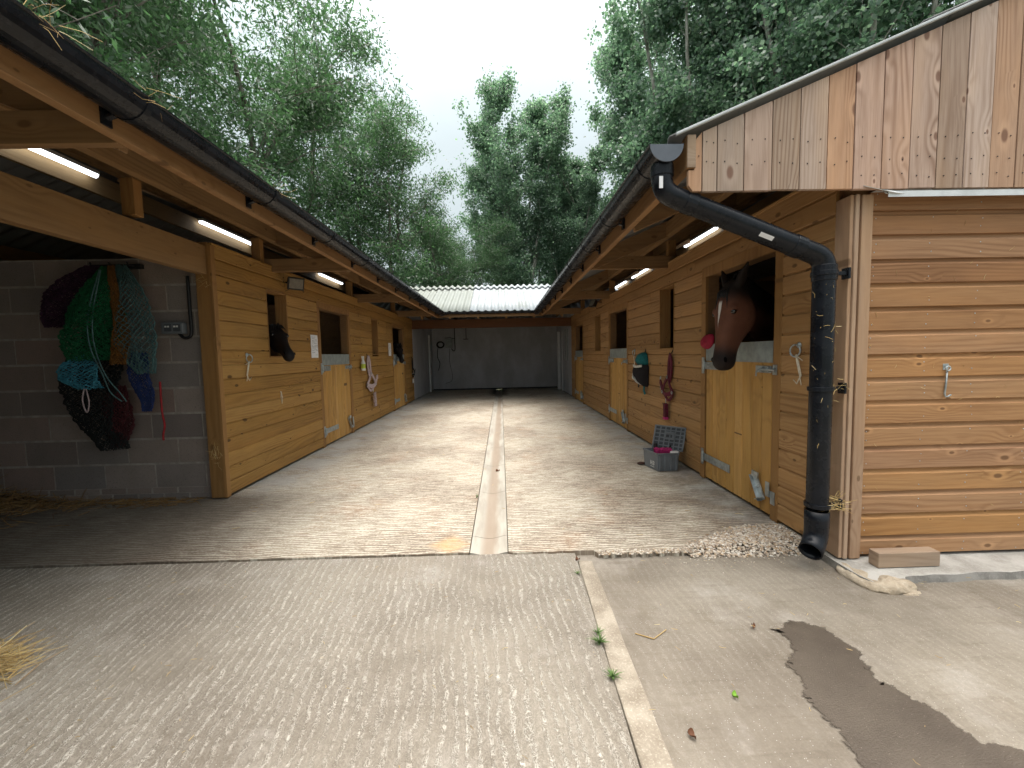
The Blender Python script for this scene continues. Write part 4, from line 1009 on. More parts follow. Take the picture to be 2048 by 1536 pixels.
# ================================================================== grooming box
t = thing('grooming_box', 'open grey plastic grooming box with lid raised, on the yard by the brown wall', 'grooming box', (1.61, 4.25, 0))
Pb = [(1.478, 4.36), (1.532, 4.112), (1.745, 4.112), (1.80, 4.36)]   # footprint, corner towards the camera
cx = sum(p[0] for p in Pb) / 4; cy = sum(p[1] for p in Pb) / 4
def foot(k, z): return [(cx + (x - cx) * k, cy + (y - cy) * k, z) for x, y in Pb]
mb = MB(); mb.loft([foot(.95, .004), foot(1.02, .14), foot(1.02, .172), foot(1.07, .174), foot(1.07, .190), foot(1.0, .190), foot(.97, .17), foot(.90, .02)])
body = mb.build('body', M['grey_plastic'], t, bevel=.006)
mb = MB(); A = Vector((*Pb[2], 0)); B = Vector((*Pb[1], 0))
for q in (.12, .36, .64, .88):
    p = B + (A - B) * q; mb.box(p.x - .007, p.x + .007, 4.098, 4.116, .01, .168)
mb.build('rib', M['grey_plastic'], body, bevel=.003)
# lettering on the long side facing left
d = (Vector((*Pb[1], 0)) - Vector((*Pb[0], 0))).normalized(); nrm = Vector((d.y, -d.x, 0)); o0 = Vector((*Pb[0], 0)) + d * .135 + nrm * .006 + Vector((0, 0, .052))
mb = MB()
def stroke(a, b, c, e): mb.add([o0 + d * a + Vector((0, 0, b)), o0 + d * c + Vector((0, 0, b)), o0 + d * c + Vector((0, 0, e)), o0 + d * a + Vector((0, 0, e))], [(0, 1, 2, 3)])
for a, b, c, e in ((0, 0, .008, .045), (.022, 0, .030, .045), (.008, .018, .022, .026), (.042, 0, .050, .045), (.050, .037, .066, .045), (.050, .018, .064, .026), (.050, 0, .066, .008), (.064, .006, .072, .020), (.064, .024, .072, .040), (0, -.018, .072, -.012)): stroke(a, b, c, e)
mb.build('lettering', M['white_plastic'], body)
# lid, standing open against the wall
mb = MB(); hz = .185; pl = [Vector((1.565, 4.375, hz)), Vector((1.845, 4.235, hz - .02))]; e1 = (pl[1] - pl[0]).normalized(); up_ = Vector((.20, .12, .95)).normalized(); nn = e1.cross(up_).normalized()
if nn.y > 0: nn = -nn
LW = (pl[1] - pl[0]).length; LH = .255
mb.obox((pl[0] + pl[1]) / 2 + up_ * LH / 2, e1, up_, nn, LW / 2, LH / 2, .008)
for a, b in ((0, 1), (1, 0)): pass
lid = mb.build('lid', M['grey_plastic'], t, bevel=.006)
mb = MB(); mb.obox((pl[0] + pl[1]) / 2 + up_ * LH / 2 + nn * .0085, e1, up_, nn, LW / 2 - .012, LH / 2 - .012, .001); mb.build('lid_inset', M['dark_grey_plastic'], lid)
mb = MB(); o1 = pl[0]
def bar(u0, v0, u1, v1, w=.012, h=.012):
    p, q = o1 + e1 * (u0 * LW) + up_ * (v0 * LH) + nn * (.008 + h / 2), o1 + e1 * (u1 * LW) + up_ * (v1 * LH) + nn * (.008 + h / 2); a = (q - p).normalized()
    mb.obox((p + q) / 2, a, nn.cross(a), nn, (q - p).length / 2 + w / 2, w / 2, h / 2)
for v in (.03, .97): bar(.03, v, .97, v, .014, .022)
for u in (.03, .97): bar(u, .03, u, .97, .014, .022)
for u in (.2, .36, .52, .68, .84): bar(u, .05, u, .95)
for v in (.18, .34, .50, .66, .82): bar(.05, v, .95, v)
mb.build('lid_ribs', M['grey_plastic'], lid)
mb = MB(); p = o1 + e1 * LW * .5 + up_ * LH * .60 + nn * .030
for q, w, h in ((up_ * .032, .045, .010), (up_ * -.032, .045, .010), (e1 * .04, .010, .042), (e1 * -.04, .010, .042)): mb.obox(p + q, e1, up_, nn, w, h, .008)
mb.build('lid_handle', M['grey_plastic'], lid)
b = thing('brush', 'magenta bristled brush lying in the open grey box', 'brush', (1.62, 4.20, .15))
mb = MB(); rg = random.Random(2)
for i in range(16):
    for j in range(5):
        x, y = 1.552 + i * .0105, 4.19 + j * .016; mb.tube([(x, y, .150), (x + rg.uniform(-.004, .004) - .006, y + rg.uniform(-.006, .002) - .006, .215 + rg.uniform(-.006, .006))], .0055, 5)
mb.build('bristles', M['magenta'], b)
mb = MB(); mb.box(1.545, 1.72, 4.18, 4.265, .125, .152); mb.build('brush_back', M['black_rubber'], b, bevel=.008)
b = thing('hoof_pick', 'black handled tool sticking up from the open grey box', 'tool', (1.59, 4.30, .15))
mb = MB(); mb.tube([(1.588, 4.31, .12), (1.590, 4.32, .20), (1.590, 4.325, .245)], [.017, .020, .019], 10); mb.build('handle', M['black_rubber'], b)
mb = MB(); mb.tube([(1.70, 4.26, .17), (1.735, 4.28, .235)], [.012, .009], 8); mb.build('shaft', M['black_rubber'], b)
b = thing('sponge', 'white sponge at the corner of the open grey box', 'sponge', (1.73, 4.15, .17)); mb = MB(); mb.box(1.685, 1.765, 4.13, 4.19, .155, .196); mb.build('sponge_body', M['white_plastic'], b, bevel=.012)
mb = MB(); mb.ball((1.462, 4.40, .016), (.045, .028, .016), 12, 7); o = mb.build('body_brush', plain('dark brown brush', (.05, .022, .015), .7), None, smooth=True); tag(o, 'small brown brush lying on the yard behind the grey box', 'brush')

# timber offcut on the plinth
mb = MB(); mb.box(2.012, 2.355, 2.150, 2.214, .0135, .096); o = mb.build('timber_offcut', M['offcut'], None, bevel=.004); tag(o, 'short grey brown timber offcut lying on the pale plinth by the corner post', 'timber')

# ================================================================== bay: socket, conduit, haynets, hay
t = thing('power_socket', 'grey double power socket on the block wall beside the haynets', 'socket', (-2.82, 3.7, 1.5))
mb = MB(); mb.box(-2.905, -2.725, 3.640, 3.698, 1.452, 1.548); mb.build('socket_box', M['grey_plastic'], t, bevel=.006)
mb = MB()
for x in (-2.875, -2.800): mb.box(x, x + .062, 3.634, 3.6395, 1.472, 1.532)
mb.build('socket_cover', M['dark_grey_plastic'], t, bevel=.003)
mb = MB()
for x in (-2.868, -2.846, -2.793, -2.771): mb.box(x, x + .015, 3.6305, 3.6335, 1.506, 1.520)
mb.build('switch', M['white_plastic'], t)
mb = MB(); mb.tube(curve([(-2.672, 3.67, 1.94), (-2.672, 3.67, 1.60), (-2.672, 3.67, 1.47), (-2.69, 3.67, 1.425), (-2.74, 3.67, 1.418), (-2.775, 3.67, 1.455)]), .013, 10); o = mb.build('conduit', M['cable'], t, smooth=True)
NETS = 'haynets hanging on the block wall'
def haynet(label, mat, top, path, wid, seed, cord=.0028, cols=15, rows=16, flat=.55):
    q = random.Random(seed); mv = lambda p: (p[0] + .055, p[1], p[2]); top = mv(top); path = [mv(p) for p in path]; cord *= 1.25; cols += 4; rows += 4
    t = thing('haynet', label, 'haynet', top, NETS); pts = curve([top] + path, 5); m = len(pts); P = []; F = []
    L = [0]
    for a, b in zip(pts, pts[1:]): L.append(L[-1] + (b - a).length)
    def at(f):
        d = f * L[-1]
        for i in range(m - 1):
            if L[i + 1] >= d: return pts[i].lerp(pts[i + 1], (d - L[i]) / max(1e-6, L[i + 1] - L[i]))
        return pts[-1]
    wc = lambda f: np.interp(f, [i / (len(wid) - 1) for i in range(len(wid))], wid)
    R_ = rows * 2
    for j in range(R_ + 1):
        f = j / R_; c = at(f); w = wc(f)
        for i in range(cols):
            a = 2 * math.pi * (i + (.5 if j % 2 else 0)) / cols; k = 1 + .22 * math.sin(a * 3 + seed + f * 7) + q.uniform(-.10, .10)
            P.append((c.x + w * k * math.cos(a), min(3.688, c.y - w * flat * .2 + w * flat * k * math.sin(a)), c.z + q.uniform(-.008, .008)))
    for j in range(R_ - 1):
        for i in range(cols):
            if j % 2 == 0: F.append((j * cols + i, (j + 1) * cols + i, (j + 2) * cols + i, (j + 1) * cols + (i - 1) % cols))
            else: F.append((j * cols + i, (j + 1) * cols + (i + 1) % cols, (j + 2) * cols + i, (j + 1) * cols + i))
    mb = MB(); mb.add(P, F); o = mb.build('netting', M[mat], t, fix=False)
    md = o.modifiers.new('cords', 'WIREFRAME'); md.thickness = cord * 2; md.use_replace = True; md.use_even_offset = False
    return t
hk = (-3.34, 3.60, 2.02)
t = thing('wall_hook', 'dark iron hook bar on the block wall carrying the haynets', 'hook', hk); mb = MB(); mb.box(-3.45, -3.05, 3.66, 3.698, 2.01, 2.045)
for x in (-3.4, -3.25, -3.1): mb.tube([(x, 3.66, 2.03), (x, 3.60, 2.02), (x, 3.59, 2.05)], .006, 6)
mb.build('hook_bar', M['black_rubber'], t)
haynet('dark purple haynet bulging out on the far left of the bundle', 'net_purple', (-3.44, 3.60, 2.02), [(-3.56, 3.58, 1.85), (-3.68, 3.56, 1.68), (-3.76, 3.57, 1.52)], [.04, .13, .15, .14, .06], 1, .0045, 22, 24)
haynet('big green haynet at the front of the bundle', 'net_green', (-3.28, 3.55, 2.0), [(-3.30, 3.50, 1.78), (-3.36, 3.47, 1.50), (-3.42, 3.50, 1.24)], [.03, .11, .18, .20, .13], 2, .0048, 28, 28)
haynet('amber haynet hanging narrow between the green and the grey teal nets', 'net_amber', (-3.20, 3.50, 2.0), [(-3.16, 3.46, 1.75), (-3.12, 3.45, 1.45), (-3.17, 3.46, 1.20)], [.02, .032, .038, .06, .05], 3, .0032, 12, 22)
haynet('grey teal wide meshed haynet on the right of the bundle', 'net_tealgrey', (-3.18, 3.57, 2.02), [(-3.09, 3.53, 1.75), (-3.04, 3.50, 1.45), (-3.0, 3.52, 1.12)], [.03, .09, .12, .14, .06], 4, .0032, 14, 17)
haynet('sky blue haynet bunched low beneath the green one', 'net_skyblue', (-3.52, 3.52, 1.28), [(-3.50, 3.47, 1.19), (-3.47, 3.46, 1.09), (-3.42, 3.47, 1.01)], [.06, .12, .13, .08], 5, .0036, 14, 9)
haynet('black haynet trailing lowest of the bundle', 'net_black', (-3.42, 3.61, 1.5), [(-3.50, 3.59, 1.1), (-3.46, 3.57, .75), (-3.38, 3.58, .48)], [.10, .20, .17, .10], 6, .0045, 26, 30)
haynet('navy haynet dangling short below the grey teal net', 'net_navy', (-3.10, 3.57, 1.30), [(-3.09, 3.56, 1.10), (-3.07, 3.57, .92), (-3.08, 3.58, .80)], [.05, .075, .06, .03], 7, .0036, 14, 14)
haynet('dark wine haynet half hidden at the bottom of the black one', 'net_wine', (-3.32, 3.60, 1.02), [(-3.33, 3.60, .80), (-3.34, 3.60, .62), (-3.36, 3.60, .50)], [.05, .10, .09, .04], 8, .004, 18, 16)
t = thing('rope', 'red rope end hanging under the navy haynet', 'rope', (-3.09, 3.6, .9), None); mb = MB(); mb.tube(curve([(-2.900, 3.58, 1.05), (-2.895, 3.57, .80), (-2.890, 3.58, .68), (-2.900, 3.57, .60), (-2.910, 3.58, .55)]), .008, 7); mb.build('cord', M['net_red'], t, smooth=True)
t = thing('rope', 'pale green drawstring falling in front of the green haynet', 'rope', (-3.4, 3.4, 1.0), None); mb = MB()
for dx in (0, .035): mb.tube(curve([(-3.170 + dx * .3, 3.42, 1.95), (-3.230 + dx, 3.36, 1.6), (-3.230 + dx, 3.35, 1.35), (-3.170 + dx * .6, 3.37, 1.12), (-3.150 + dx * 2, 3.40, .98), (-3.100 + dx, 3.44, .90)]), .0045, 6)
mb.build('cord', M['net_tealgrey'], t, smooth=True)
t = thing('rope', 'pale loop of twine hanging under the sky blue haynet', 'rope', (-3.54, 3.4, .9), None); mb = MB(); mb.tube(curve([(-3.380, 3.43, 1.02), (-3.395, 3.42, .92), (-3.370, 3.42, .82), (-3.345, 3.42, .90), (-3.370, 3.43, 1.02)]), .005, 6); mb.build('cord', M['pinkweb'], t, smooth=True)
def strands(name, n, fn, mat, label, cat, parent=None, wid=.002, kind='stuff'):
    q = random.Random(sum(map(ord, label)) % 997); mb = MB()
    for _ in range(n):
        p, L, d = fn(q); p = Vector(p); d = Vector(d).normalized(); b = d.cross(Vector((q.gauss(0, 1), q.gauss(0, 1), q.gauss(0, 1)))).normalized()
        mid = p + d * L * .5 + b * L * q.uniform(-.18, .18); e = p + d * L; w = wid * q.uniform(.6, 1.3)
        mb.tube([p, mid, e], [w, w, w * .7], 3, False)
    o = mb.build(name, M[mat], parent, fix=False)
    if label: tag(o, label, cat, kind=kind)
    return o
def heap(q):
    x, y = -4.75 + q.gauss(0, .42), 3.42 + q.gauss(0, .34)
    h = .34 * math.exp(-((x + 4.75) / .5) ** 2 - ((y - 3.5) / .45) ** 2)
    return (x, min(y, 3.68), q.uniform(.01, max(.015, h))), q.uniform(.08, .22), (q.gauss(0, 1), q.gauss(0, 1), q.gauss(0, .35))
strands('hay', 2600, heap, 'hay', 'brown loose hay heaped against the block wall in the dark bay', 'hay', wid=.0028)
strands('hay', 420, lambda q: ((q.uniform(-4.4, -2.7), 3.60 + q.gauss(0, .06), .006), q.uniform(.05, .16), (q.gauss(0, 1), q.gauss(0, .5), q.gauss(0, .05))), 'hay', 'thin scatter of hay along the foot of the block wall', 'hay', wid=.0022)
def patch(q):
    r, a = abs(q.gauss(0, .105)), q.uniform(0, 6.28); x, y = -2.16 + r * math.cos(a) * 1.0, 1.60 + r * math.sin(a) * .8
    return (x, y, ZF + .003 + q.uniform(0, .05) * math.exp(-(r / .2) ** 2)), q.uniform(.06, .17), (q.gauss(0, 1), q.gauss(0, 1), q.gauss(0, .12))
strands('straw', 1100, patch, 'straw', 'golden straw patch on the forecourt at the left edge', 'straw', wid=.0015)
strands('straw', 150, lambda q: ((q.uniform(-2.1, 2.6), q.uniform(1.1, 2.4), ZF + .002), q.uniform(.008, .03), (q.gauss(0, 1), q.gauss(0, 1), 0)), 'straw', 'tiny straw bits strewn over the forecourt', 'straw', wid=.0009)
strands('straw', 170, lambda q: ((q.uniform(-2.2, 1.7), q.uniform(2.6, 7.5), .004), q.uniform(.015, .06), (q.gauss(0, 1), q.gauss(0, 1), 0)), 'straw', 'straw bits strewn over the ridged yard', 'straw', wid=.0012)
def onpipe(q):
    z = q.choice((q.uniform(.3, 1.7), q.uniform(.9, 1.6))); a = q.uniform(math.pi * 1.05, math.pi * 1.95)
    return (1.75 + .0565 * math.cos(a), Yp + .0565 * math.sin(a), z), q.uniform(.012, .045), (q.gauss(0, 1), q.gauss(0, .2), q.gauss(0, 1))
strands('straw', 34, onpipe, 'straw', 'pale straw wisps stuck to the black downpipe', 'straw', wid=.0011)
strands('straw', 70, lambda q: ((1.80 + q.uniform(0, .07), 2.25 + q.gauss(0, .02), q.choice((.34, .36, .99, .33, .35)) + q.gauss(0, .02)), q.uniform(.03, .10), (q.gauss(0, 1), q.gauss(0, .6), q.gauss(0, .5))), 'straw', 'straw caught in the downpipe clips beside the corner post', 'straw', wid=.0013)
strands('straw', 46, lambda q: ((q.uniform(2.02, 3.3), 2.274, q.uniform(.3, 2.0)), q.uniform(.012, .035), (q.gauss(0, 1), -.15, q.gauss(0, 1))), 'straw', 'few straw flecks stuck on the near end wall boards', 'straw', wid=.0009)
strands('straw', 60, lambda q: ((-1.40 + q.gauss(0, .02), q.choice((1.32, 1.40, 1.78, 2.72)) + q.gauss(0, .05), 2.27 + q.uniform(-.02, .02)), q.uniform(.04, .12), (q.gauss(0, .6), q.gauss(0, 1), q.gauss(0, .5))), 'straw', 'nest straw trailing over the rim of the left gutter', 'straw', wid=.0008)
strands('straw', 40, lambda q: ((-2.50 + q.gauss(0, .02), 3.635 + q.gauss(0, .008), q.choice((.40, .42, 1.9)) + q.gauss(0, .04)), q.uniform(.03, .09), (q.gauss(0, .8), -.4, q.gauss(0, 1))), 'straw', 'straw tuft caught beside the golden corner post', 'straw', wid=.0012)
t = thing('straw_stalk', 'bent pale straw stalk lying on the worn concrete right of the strip', 'straw stalk', (.62, 1.74, -.03)); mb = MB()
mb.tube([(.556, 1.753, ZR + .003), (.625, 1.712, ZR + .004)], .0026, 6); mb.tube([(.625, 1.712, ZR + .004), (.70, 1.767, ZR + .005)], .0023, 6); mb.build('stalk', M['straw'], t)
def weed(x, y, z, n, h, label, seed):
    q = random.Random(seed); mb = MB()
    for _ in range(n):
        a = q.uniform(0, 6.28); l = .68 * h * q.uniform(.5, 1.15); lean = q.uniform(.3, 1.4); d = Vector((math.cos(a), math.sin(a), 0)); sdv = Vector((-d.y, d.x, 0))
        w = .0022 * q.uniform(.7, 1.3); pts = [Vector((x, y, z)) + d * (lean * l * t * (.4 + .6 * t)) + Vector((0, 0, l * t * (1 - .45 * lean * t * .7))) for t in (0, .35, .7, 1)]
        P = []
        for i, p in enumerate(pts):
            ww = w * (1, .95, .7, .1)[i]; P += [p - sdv * ww, p + sdv * ww]
        mb.add(P, [(2 * i, 2 * i + 1, 2 * i + 3, 2 * i + 2) for i in range(3)])
    o = mb.build('grass_tuft', M['grass'], None, fix=False); tag(o, label, 'grass tuft', 'weeds growing in the concrete joints')
weed(.386, 1.735, ZF, 22, .045, 'small grass tuft in the strip joint just beyond a bigger tuft', 1)
weed(.380, 1.675, ZF, 46, .062, 'largest spreading grass tuft in the strip joint', 2)
weed(.386, 1.487, ZF, 50, .050, 'dense round grass tuft nearest the camera on the strip joint', 3)
weed(.385, 2.235, ZF, 14, .04, 'flat sparse weed at the far end of the strip joint', 4)
weed(-.252, 3.50, -.004, 16, .05, 'tiny weed growing at the edge of the drain channel', 5)
def leaf(x, y, z, L, a, mat, label):
    mb = MB(); A = Matrix.Rotation(a, 3, 'Z'); P = []
    for i in range(6):
        f = i / 5; w = L * .28 * math.sin(math.pi * min(1, f * .92 + .06)) ; P += [Vector((x, y, z)) + A @ Vector((f * L, sgn * w, .006 + .012 * math.sin(f * 5) * (1 if sgn > 0 else -.3) + (.010 if sgn else 0))) for sgn in (-1, 0, 1)]
    F = [(i * 3 + k, i * 3 + k + 1, i * 3 + k + 4, i * 3 + k + 3) for i in range(5) for k in range(2)]
    mb.add(P, F); o = mb.build('fallen_leaf', M[mat], None, smooth=True, fix=False); tag(o, label, 'leaf', 'fallen leaves on the concrete')
leaf(.572, 1.262, ZR, .030, -1.0, 'dryleaf', 'curled brown leaf on the worn concrete nearest the camera')
leaf(.795, 1.402, ZR, .022, -.9, 'greenleaf', 'tiny green leaf on the worn concrete before the wet patch')
leaf(1.085, 1.750, ZR, .030, 1.1, 'dryleaf', 'dark shrivelled leaf beyond the top of the wet patch')
leaf(.400, 2.372, ZS, .028, .3, 'dryleaf', 'reddish curled leaf at the far end of the joint strip')
leaf(-.105, 4.35, -.022, .05, .5, 'dryleaf', 'brown leaf lying in the drain channel')

# ================================================================== things on the rear wall
t = thing('fuse_box', 'pale grey electrical box with black conduit on the rear wall', 'electrical box', (-1.88, 14.7, 1.6))
mb = MB(); mb.box(-2.0, -1.77, 14.66, 14.758, 1.48, 1.80); mb.build('box_body', M['galv_dull'], t, bevel=.008)
mb = MB(); mb.tube(curve([(-1.68, 14.73, 2.3), (-1.68, 14.73, 1.7), (-1.68, 14.73, 1.42), (-1.74, 14.73, 1.38), (-1.80, 14.72, 1.46)]), .013, 8); mb.tube([(-2.02, 14.73, 1.83), (-1.85, 14.73, 1.84), (-1.68, 14.73, 1.80)], .010, 6); mb.build('conduit', M['cable'], t)
t = thing('hose', 'dark looped hose hanging on the rear wall by the white door edge', 'hose', (-2.2, 14.7, 1.4)); mb = MB()
for k in range(4): mb.tube([(-2.18 + (.10 + .01 * k) * math.cos(a), 14.72 - .012 * k, 1.60 + (.085 + .01 * k) * math.sin(a)) for a in [i * math.pi / 10 for i in range(21)]], .011, 6)
mb.tube(curve([(-2.26, 14.72, 1.58), (-2.30, 14.72, 1.2), (-2.22, 14.72, .95), (-2.28, 14.71, .70)]), .011, 6); mb.build('hose_pipe', M['cable'], t, smooth=True)
t = thing('wall_bracket', 'thin dark bracket hanging from the top of the rear wall', 'bracket', (-1.30, 14.7, 1.85)); mb = MB(); mb.tube([(-1.28, 14.74, 2.20), (-1.28, 14.74, 1.78)], .012, 6); mb.tube([(-1.38, 14.74, 1.78), (-1.20, 14.74, 1.78)], .012, 6); mb.build('bracket_rod', M['cable'], t)
t = thing('cable', 'thin dark cable looping down the grey rear wall', 'cable', (-1.85, 14.7, .9)); mb = MB(); mb.tube(curve([(-1.86, 14.74, 1.45), (-1.88, 14.74, 1.0), (-1.80, 14.74, .55), (-1.84, 14.74, .32), (-2.05, 14.74, .24)]), .006, 6); mb.build('cable_line', M['cable'], t, smooth=True)
# ================================================================== horses
def coat_mat(name, base, dark, ax, face, lat, L, blaze, muzz=(.010, .008, .008)):
    s = NT(name); o = s.obj()
    def dot(v):
        nd = s.n('ShaderNodeVectorMath', operation='DOT_PRODUCT'); s.l(o, nd.inputs[0]); nd.inputs[1].default_value = tuple(v); return nd.outputs['Value']
    u, v, w = s.math('DIVIDE', dot(ax), L), dot(face), dot(lat)
    n = s.noise(o, 9, 4, .6); fur = s.noise(o, 240, 2, .6)
    c = s.mix(s.sstep(n, .35, .7), base, tuple(x * 1.35 for x in base))
    c = s.mix(s.math('MULTIPLY', fur, .35), c, tuple(x * .6 for x in base))
    c = s.mix(s.sstep(s.math('MULTIPLY_ADD', n, .10, u), .30, .08), c, dark)
    c = s.mix(s.math('MULTIPLY', s.sstep(s.math('MULTIPLY_ADD', n, .12, u), .74, .95), .96), c, muzz)
    if blaze:
        wid = s.math('MULTIPLY', s.sstep(u, .56, .20), .019)
        q = s.math('SUBTRACT', s.math('ABSOLUTE', s.math('ADD', w, s.math('MULTIPLY_ADD', n, .02, -.012))), wid)
        m = s.math('MULTIPLY', s.sstep(q, .002, -.004), s.math('MULTIPLY', s.sstep(u, .17, .22), s.math('MULTIPLY', s.sstep(u, .60, .50), s.math('GREATER_THAN', v, .01))))
        c = s.mix(m, c, (.62, .60, .57))
    s.bump(fur, .2, .002)
    return s.fin(c, .68, 0, .22)
def horse(label, poll, axis, facev, L, neck, trunk, cols, blaze=False, k=1.0, earspread=.75, hairc=(.006, .005, .005)):
    poll = Vector(poll); ax = Vector(axis).normalized(); f = Vector(facev); f = (f - ax * f.dot(ax)).normalized(); lat = ax.cross(f).normalized()
    t = thing('horse', label, 'horse', poll, 'horses looking out of the stables')
    mb = MB(); n = 18
    def ringat(c, w, fr, bk, e=1.0, A=lat, F=f):
        pts = []
        for i in range(n):
            a = 2 * math.pi * i / n; ca, sa = math.cos(a), math.sin(a)
            x = w * math.copysign(abs(ca) ** e, ca); y = (fr if sa > 0 else bk) * math.copysign(abs(sa) ** e, sa)
            pts.append(c + A * x + F * y)
        return pts
    S = [(-.10, .030, .020, .05), (-.05, .050, .045, .08), (.02, .066, .056, .11), (.12, .086, .064, .15), (.22, .096, .068, .18), (.33, .097, .066, .195), (.44, .082, .064, .19), (.54, .066, .060, .155), (.65, .056, .056, .122), (.76, .053, .053, .102), (.85, .058, .053, .094), (.92, .064, .052, .092), (.98, .060, .044, .086), (1.03, .046, .028, .066), (1.055, .02, .010, .03)]
    mb.loft([ringat(poll + ax * (q * L), w * k, fr * k, bk * k, .88) for q, w, fr, bk in S])
    for sg in (-1, 1):                               # brow, cheek, nostril rim, lip
        mb.ball(poll + ax * (.29 * L) + lat * (sg * .082 * k) + f * (.030 * k), (.030 * k,) * 3, 8, 6)
        mb.ball(poll + ax * (.925 * L) + lat * (sg * .046 * k) + f * (.014 * k), (.024 * k,) * 3, 8, 6)
        b0 = poll + lat * (sg * .048 * k) - ax * (.02 * L) - f * .015; d = (-ax + lat * (sg * earspread) + f * .10).normalized(); o2 = (lat * sg - d * d.dot(lat * sg)).normalized(); o3 = d.cross(o2)
        ear = []
        for q, w, th in ((0, .030, .028), (.25, .038, .022), (.5, .036, .016), (.75, .024, .010), (.95, .009, .006), (1.0, .003, .003)):
            cc = b0 + d * (q * .165 * k); ear.append([cc + o3 * (w * k * math.cos(2 * math.pi * i / 10)) + o2 * (th * k * math.sin(2 * math.pi * i / 10)) for i in range(10)])
        mb.loft(ear)
    secs = []
    allp = [poll + ax * (.10 * L) - f * (.06 * k)] + [Vector(p[0]) for p in neck]
    dims = [(.060, .085)] + [(p[1], p[2]) for p in neck]
    for i, p in enumerate(allp):
        dd = (allp[min(i + 1, len(allp) - 1)] - allp[max(0, i - 1)]).normalized(); sd = dd.cross(Vector((0, 0, 1))).normalized(); u2 = sd.cross(dd)
        secs.append(ringat(p, dims[i][0], dims[i][1], dims[i][1], 1.0, sd, u2))
    mb.loft(secs)
    T = [Vector(p[0]) for p in trunk]; secs = []
    for i, p in enumerate(T):
        dd = (T[min(i + 1, len(T) - 1)] - T[max(0, i - 1)]).normalized(); sd = dd.cross(Vector((0, 0, 1))).normalized(); u2 = sd.cross(dd)
        secs.append(ringat(p, trunk[i][1], trunk[i][2], trunk[i][2], .95, sd, u2))
    mb.loft(secs)
    dd = (T[-1] - T[0]).normalized(); dd.z = 0; sd = Vector((-dd.y, dd.x, 0))
    hz = T[1].z
    for fwd, hind in ((.18, False), ((T[-1] - T[0]).length - .22, True)):
        for sg in (-1, 1):
            b = T[0] + dd * fwd + sd * (.14 * sg * k); b = Vector((b.x, b.y, 0))
            hj = [(0, hz, .12), (.03, hz * .62, .085), (.0, hz * .40, .05), (.0, hz * .18, .035), (.0, .10, .04), (-.03, .02, .05)] if not hind else [(0, hz, .15), (-.10, hz * .68, .11), (.08, hz * .42, .055), (.05, hz * .2, .036), (.03, .10, .042), (0, .02, .05)]
            mb.tube([b + dd * x + Vector((0, 0, z)) for x, z, _ in hj], [q * k for _, _, q in hj], 10)
    tmp = mb.build('tmp', M['soil'], t, fix=False); md = tmp.modifiers.new('r', 'REMESH'); md.mode = 'VOXEL'; md.voxel_size = .0115
    md = tmp.modifiers.new('s', 'SMOOTH'); md.factor = .5; md.iterations = 6
    dg = bpy.context.evaluated_depsgraph_get(); me = bpy.data.meshes.new_from_object(tmp.evaluated_get(dg)); bpy.data.objects.remove(tmp)
    me.materials.clear(); me.materials.append(coat_mat('horse coat', cols[0], cols[1], ax, f, lat, L, blaze)); me.polygons.foreach_set('use_smooth', [True] * len(me.polygons))
    o = bpy.data.objects.new('body', me); COL.objects.link(o); o.parent = t
    eye = bpy.data.materials.get('horse eye') or plain('horse eye', (.004, .003, .003), .06, 0, .1, 10, .8)
    hair = bpy.data.materials.get('horse hair') or plain('horse hair', hairc, .6, 0, .3, 60, .4)
    for sg in (-1, 1):
        mb = MB(); mb.ball(poll + ax * (.325 * L) + lat * (sg * .090 * k) + f * (.030 * k), (.0185 * k,) * 3, 12, 9); mb.build('eye', eye, t, smooth=True)
        mb = MB(); c = poll + ax * (.925 * L) + lat * (sg * .062 * k) + f * (.020 * k); mb.ball(c, (.007 * k, .012 * k, .019 * k), 10, 7, 0, Matrix((lat, (f + ax * .4).normalized(), (ax - f * .4).normalized())).transposed()); mb.build('nostril', (bpy.data.materials.get('nostril dark') or plain('nostril dark', (.004, .003, .003), .9, 0, .1, 10, .05)), t, smooth=True)
    q = random.Random(len(label)); mb = MB()
    for i in range(26):                             # forelock
        a = q.uniform(-1, 1); p0 = poll + lat * (a * .035) - ax * .02 + f * .035; e = q.uniform(.10, .17) * k
        mb.tube([p0, p0 + ax * e * .5 + f * .035 + lat * a * .02, p0 + ax * e + f * .030 + lat * a * .035], [.006, .006, .001], 4)
    mb.build('forelock', hair, t)
    mb = MB(); crest = []
    for i, p in enumerate(allp):
        crest.append(p + Vector((0, 0, 1)) * dims[i][1])
    cr = curve(crest, 6)
    for i, p in enumerate(cr):
        for j in range(5):
            d = Vector((q.gauss(0, .012), q.gauss(0, .012), 0)); e = q.uniform(.10, .20) * k; sdv = lat * .05
            mb.tube([p + d, p + d + sdv + Vector((0, 0, -e * .4)), p + d + sdv * 1.8 + Vector((0, 0, -e))], [.007, .007, .001], 4)
    mb.build('mane', hair, t)
    return t, ax, f, lat
horse('bay horse with white blaze hanging its head out over the nearest plank door', (1.715, 3.12, 1.672), (-.15, -.05, -.985), (-.985, -.16, .12), .585,
      [((1.84, 3.24, 1.655), .085, .155), ((2.03, 3.42, 1.575), .10, .19), ((2.30, 3.62, 1.46), .12, .22), ((2.62, 3.82, 1.34), .16, .27), ((2.85, 3.88, 1.18), .20, .32)],
      [((2.62, 3.82, 1.12), .16, .24), ((2.85, 3.88, 1.12), .26, .34), ((3.4, 4.0, 1.08), .31, .34), ((4.0, 4.15, 1.10), .30, .34), ((4.35, 4.22, 1.12), .20, .28)],
      [(.115, .046, .027), (.014, .009, .007)], True, 1.12, .55)
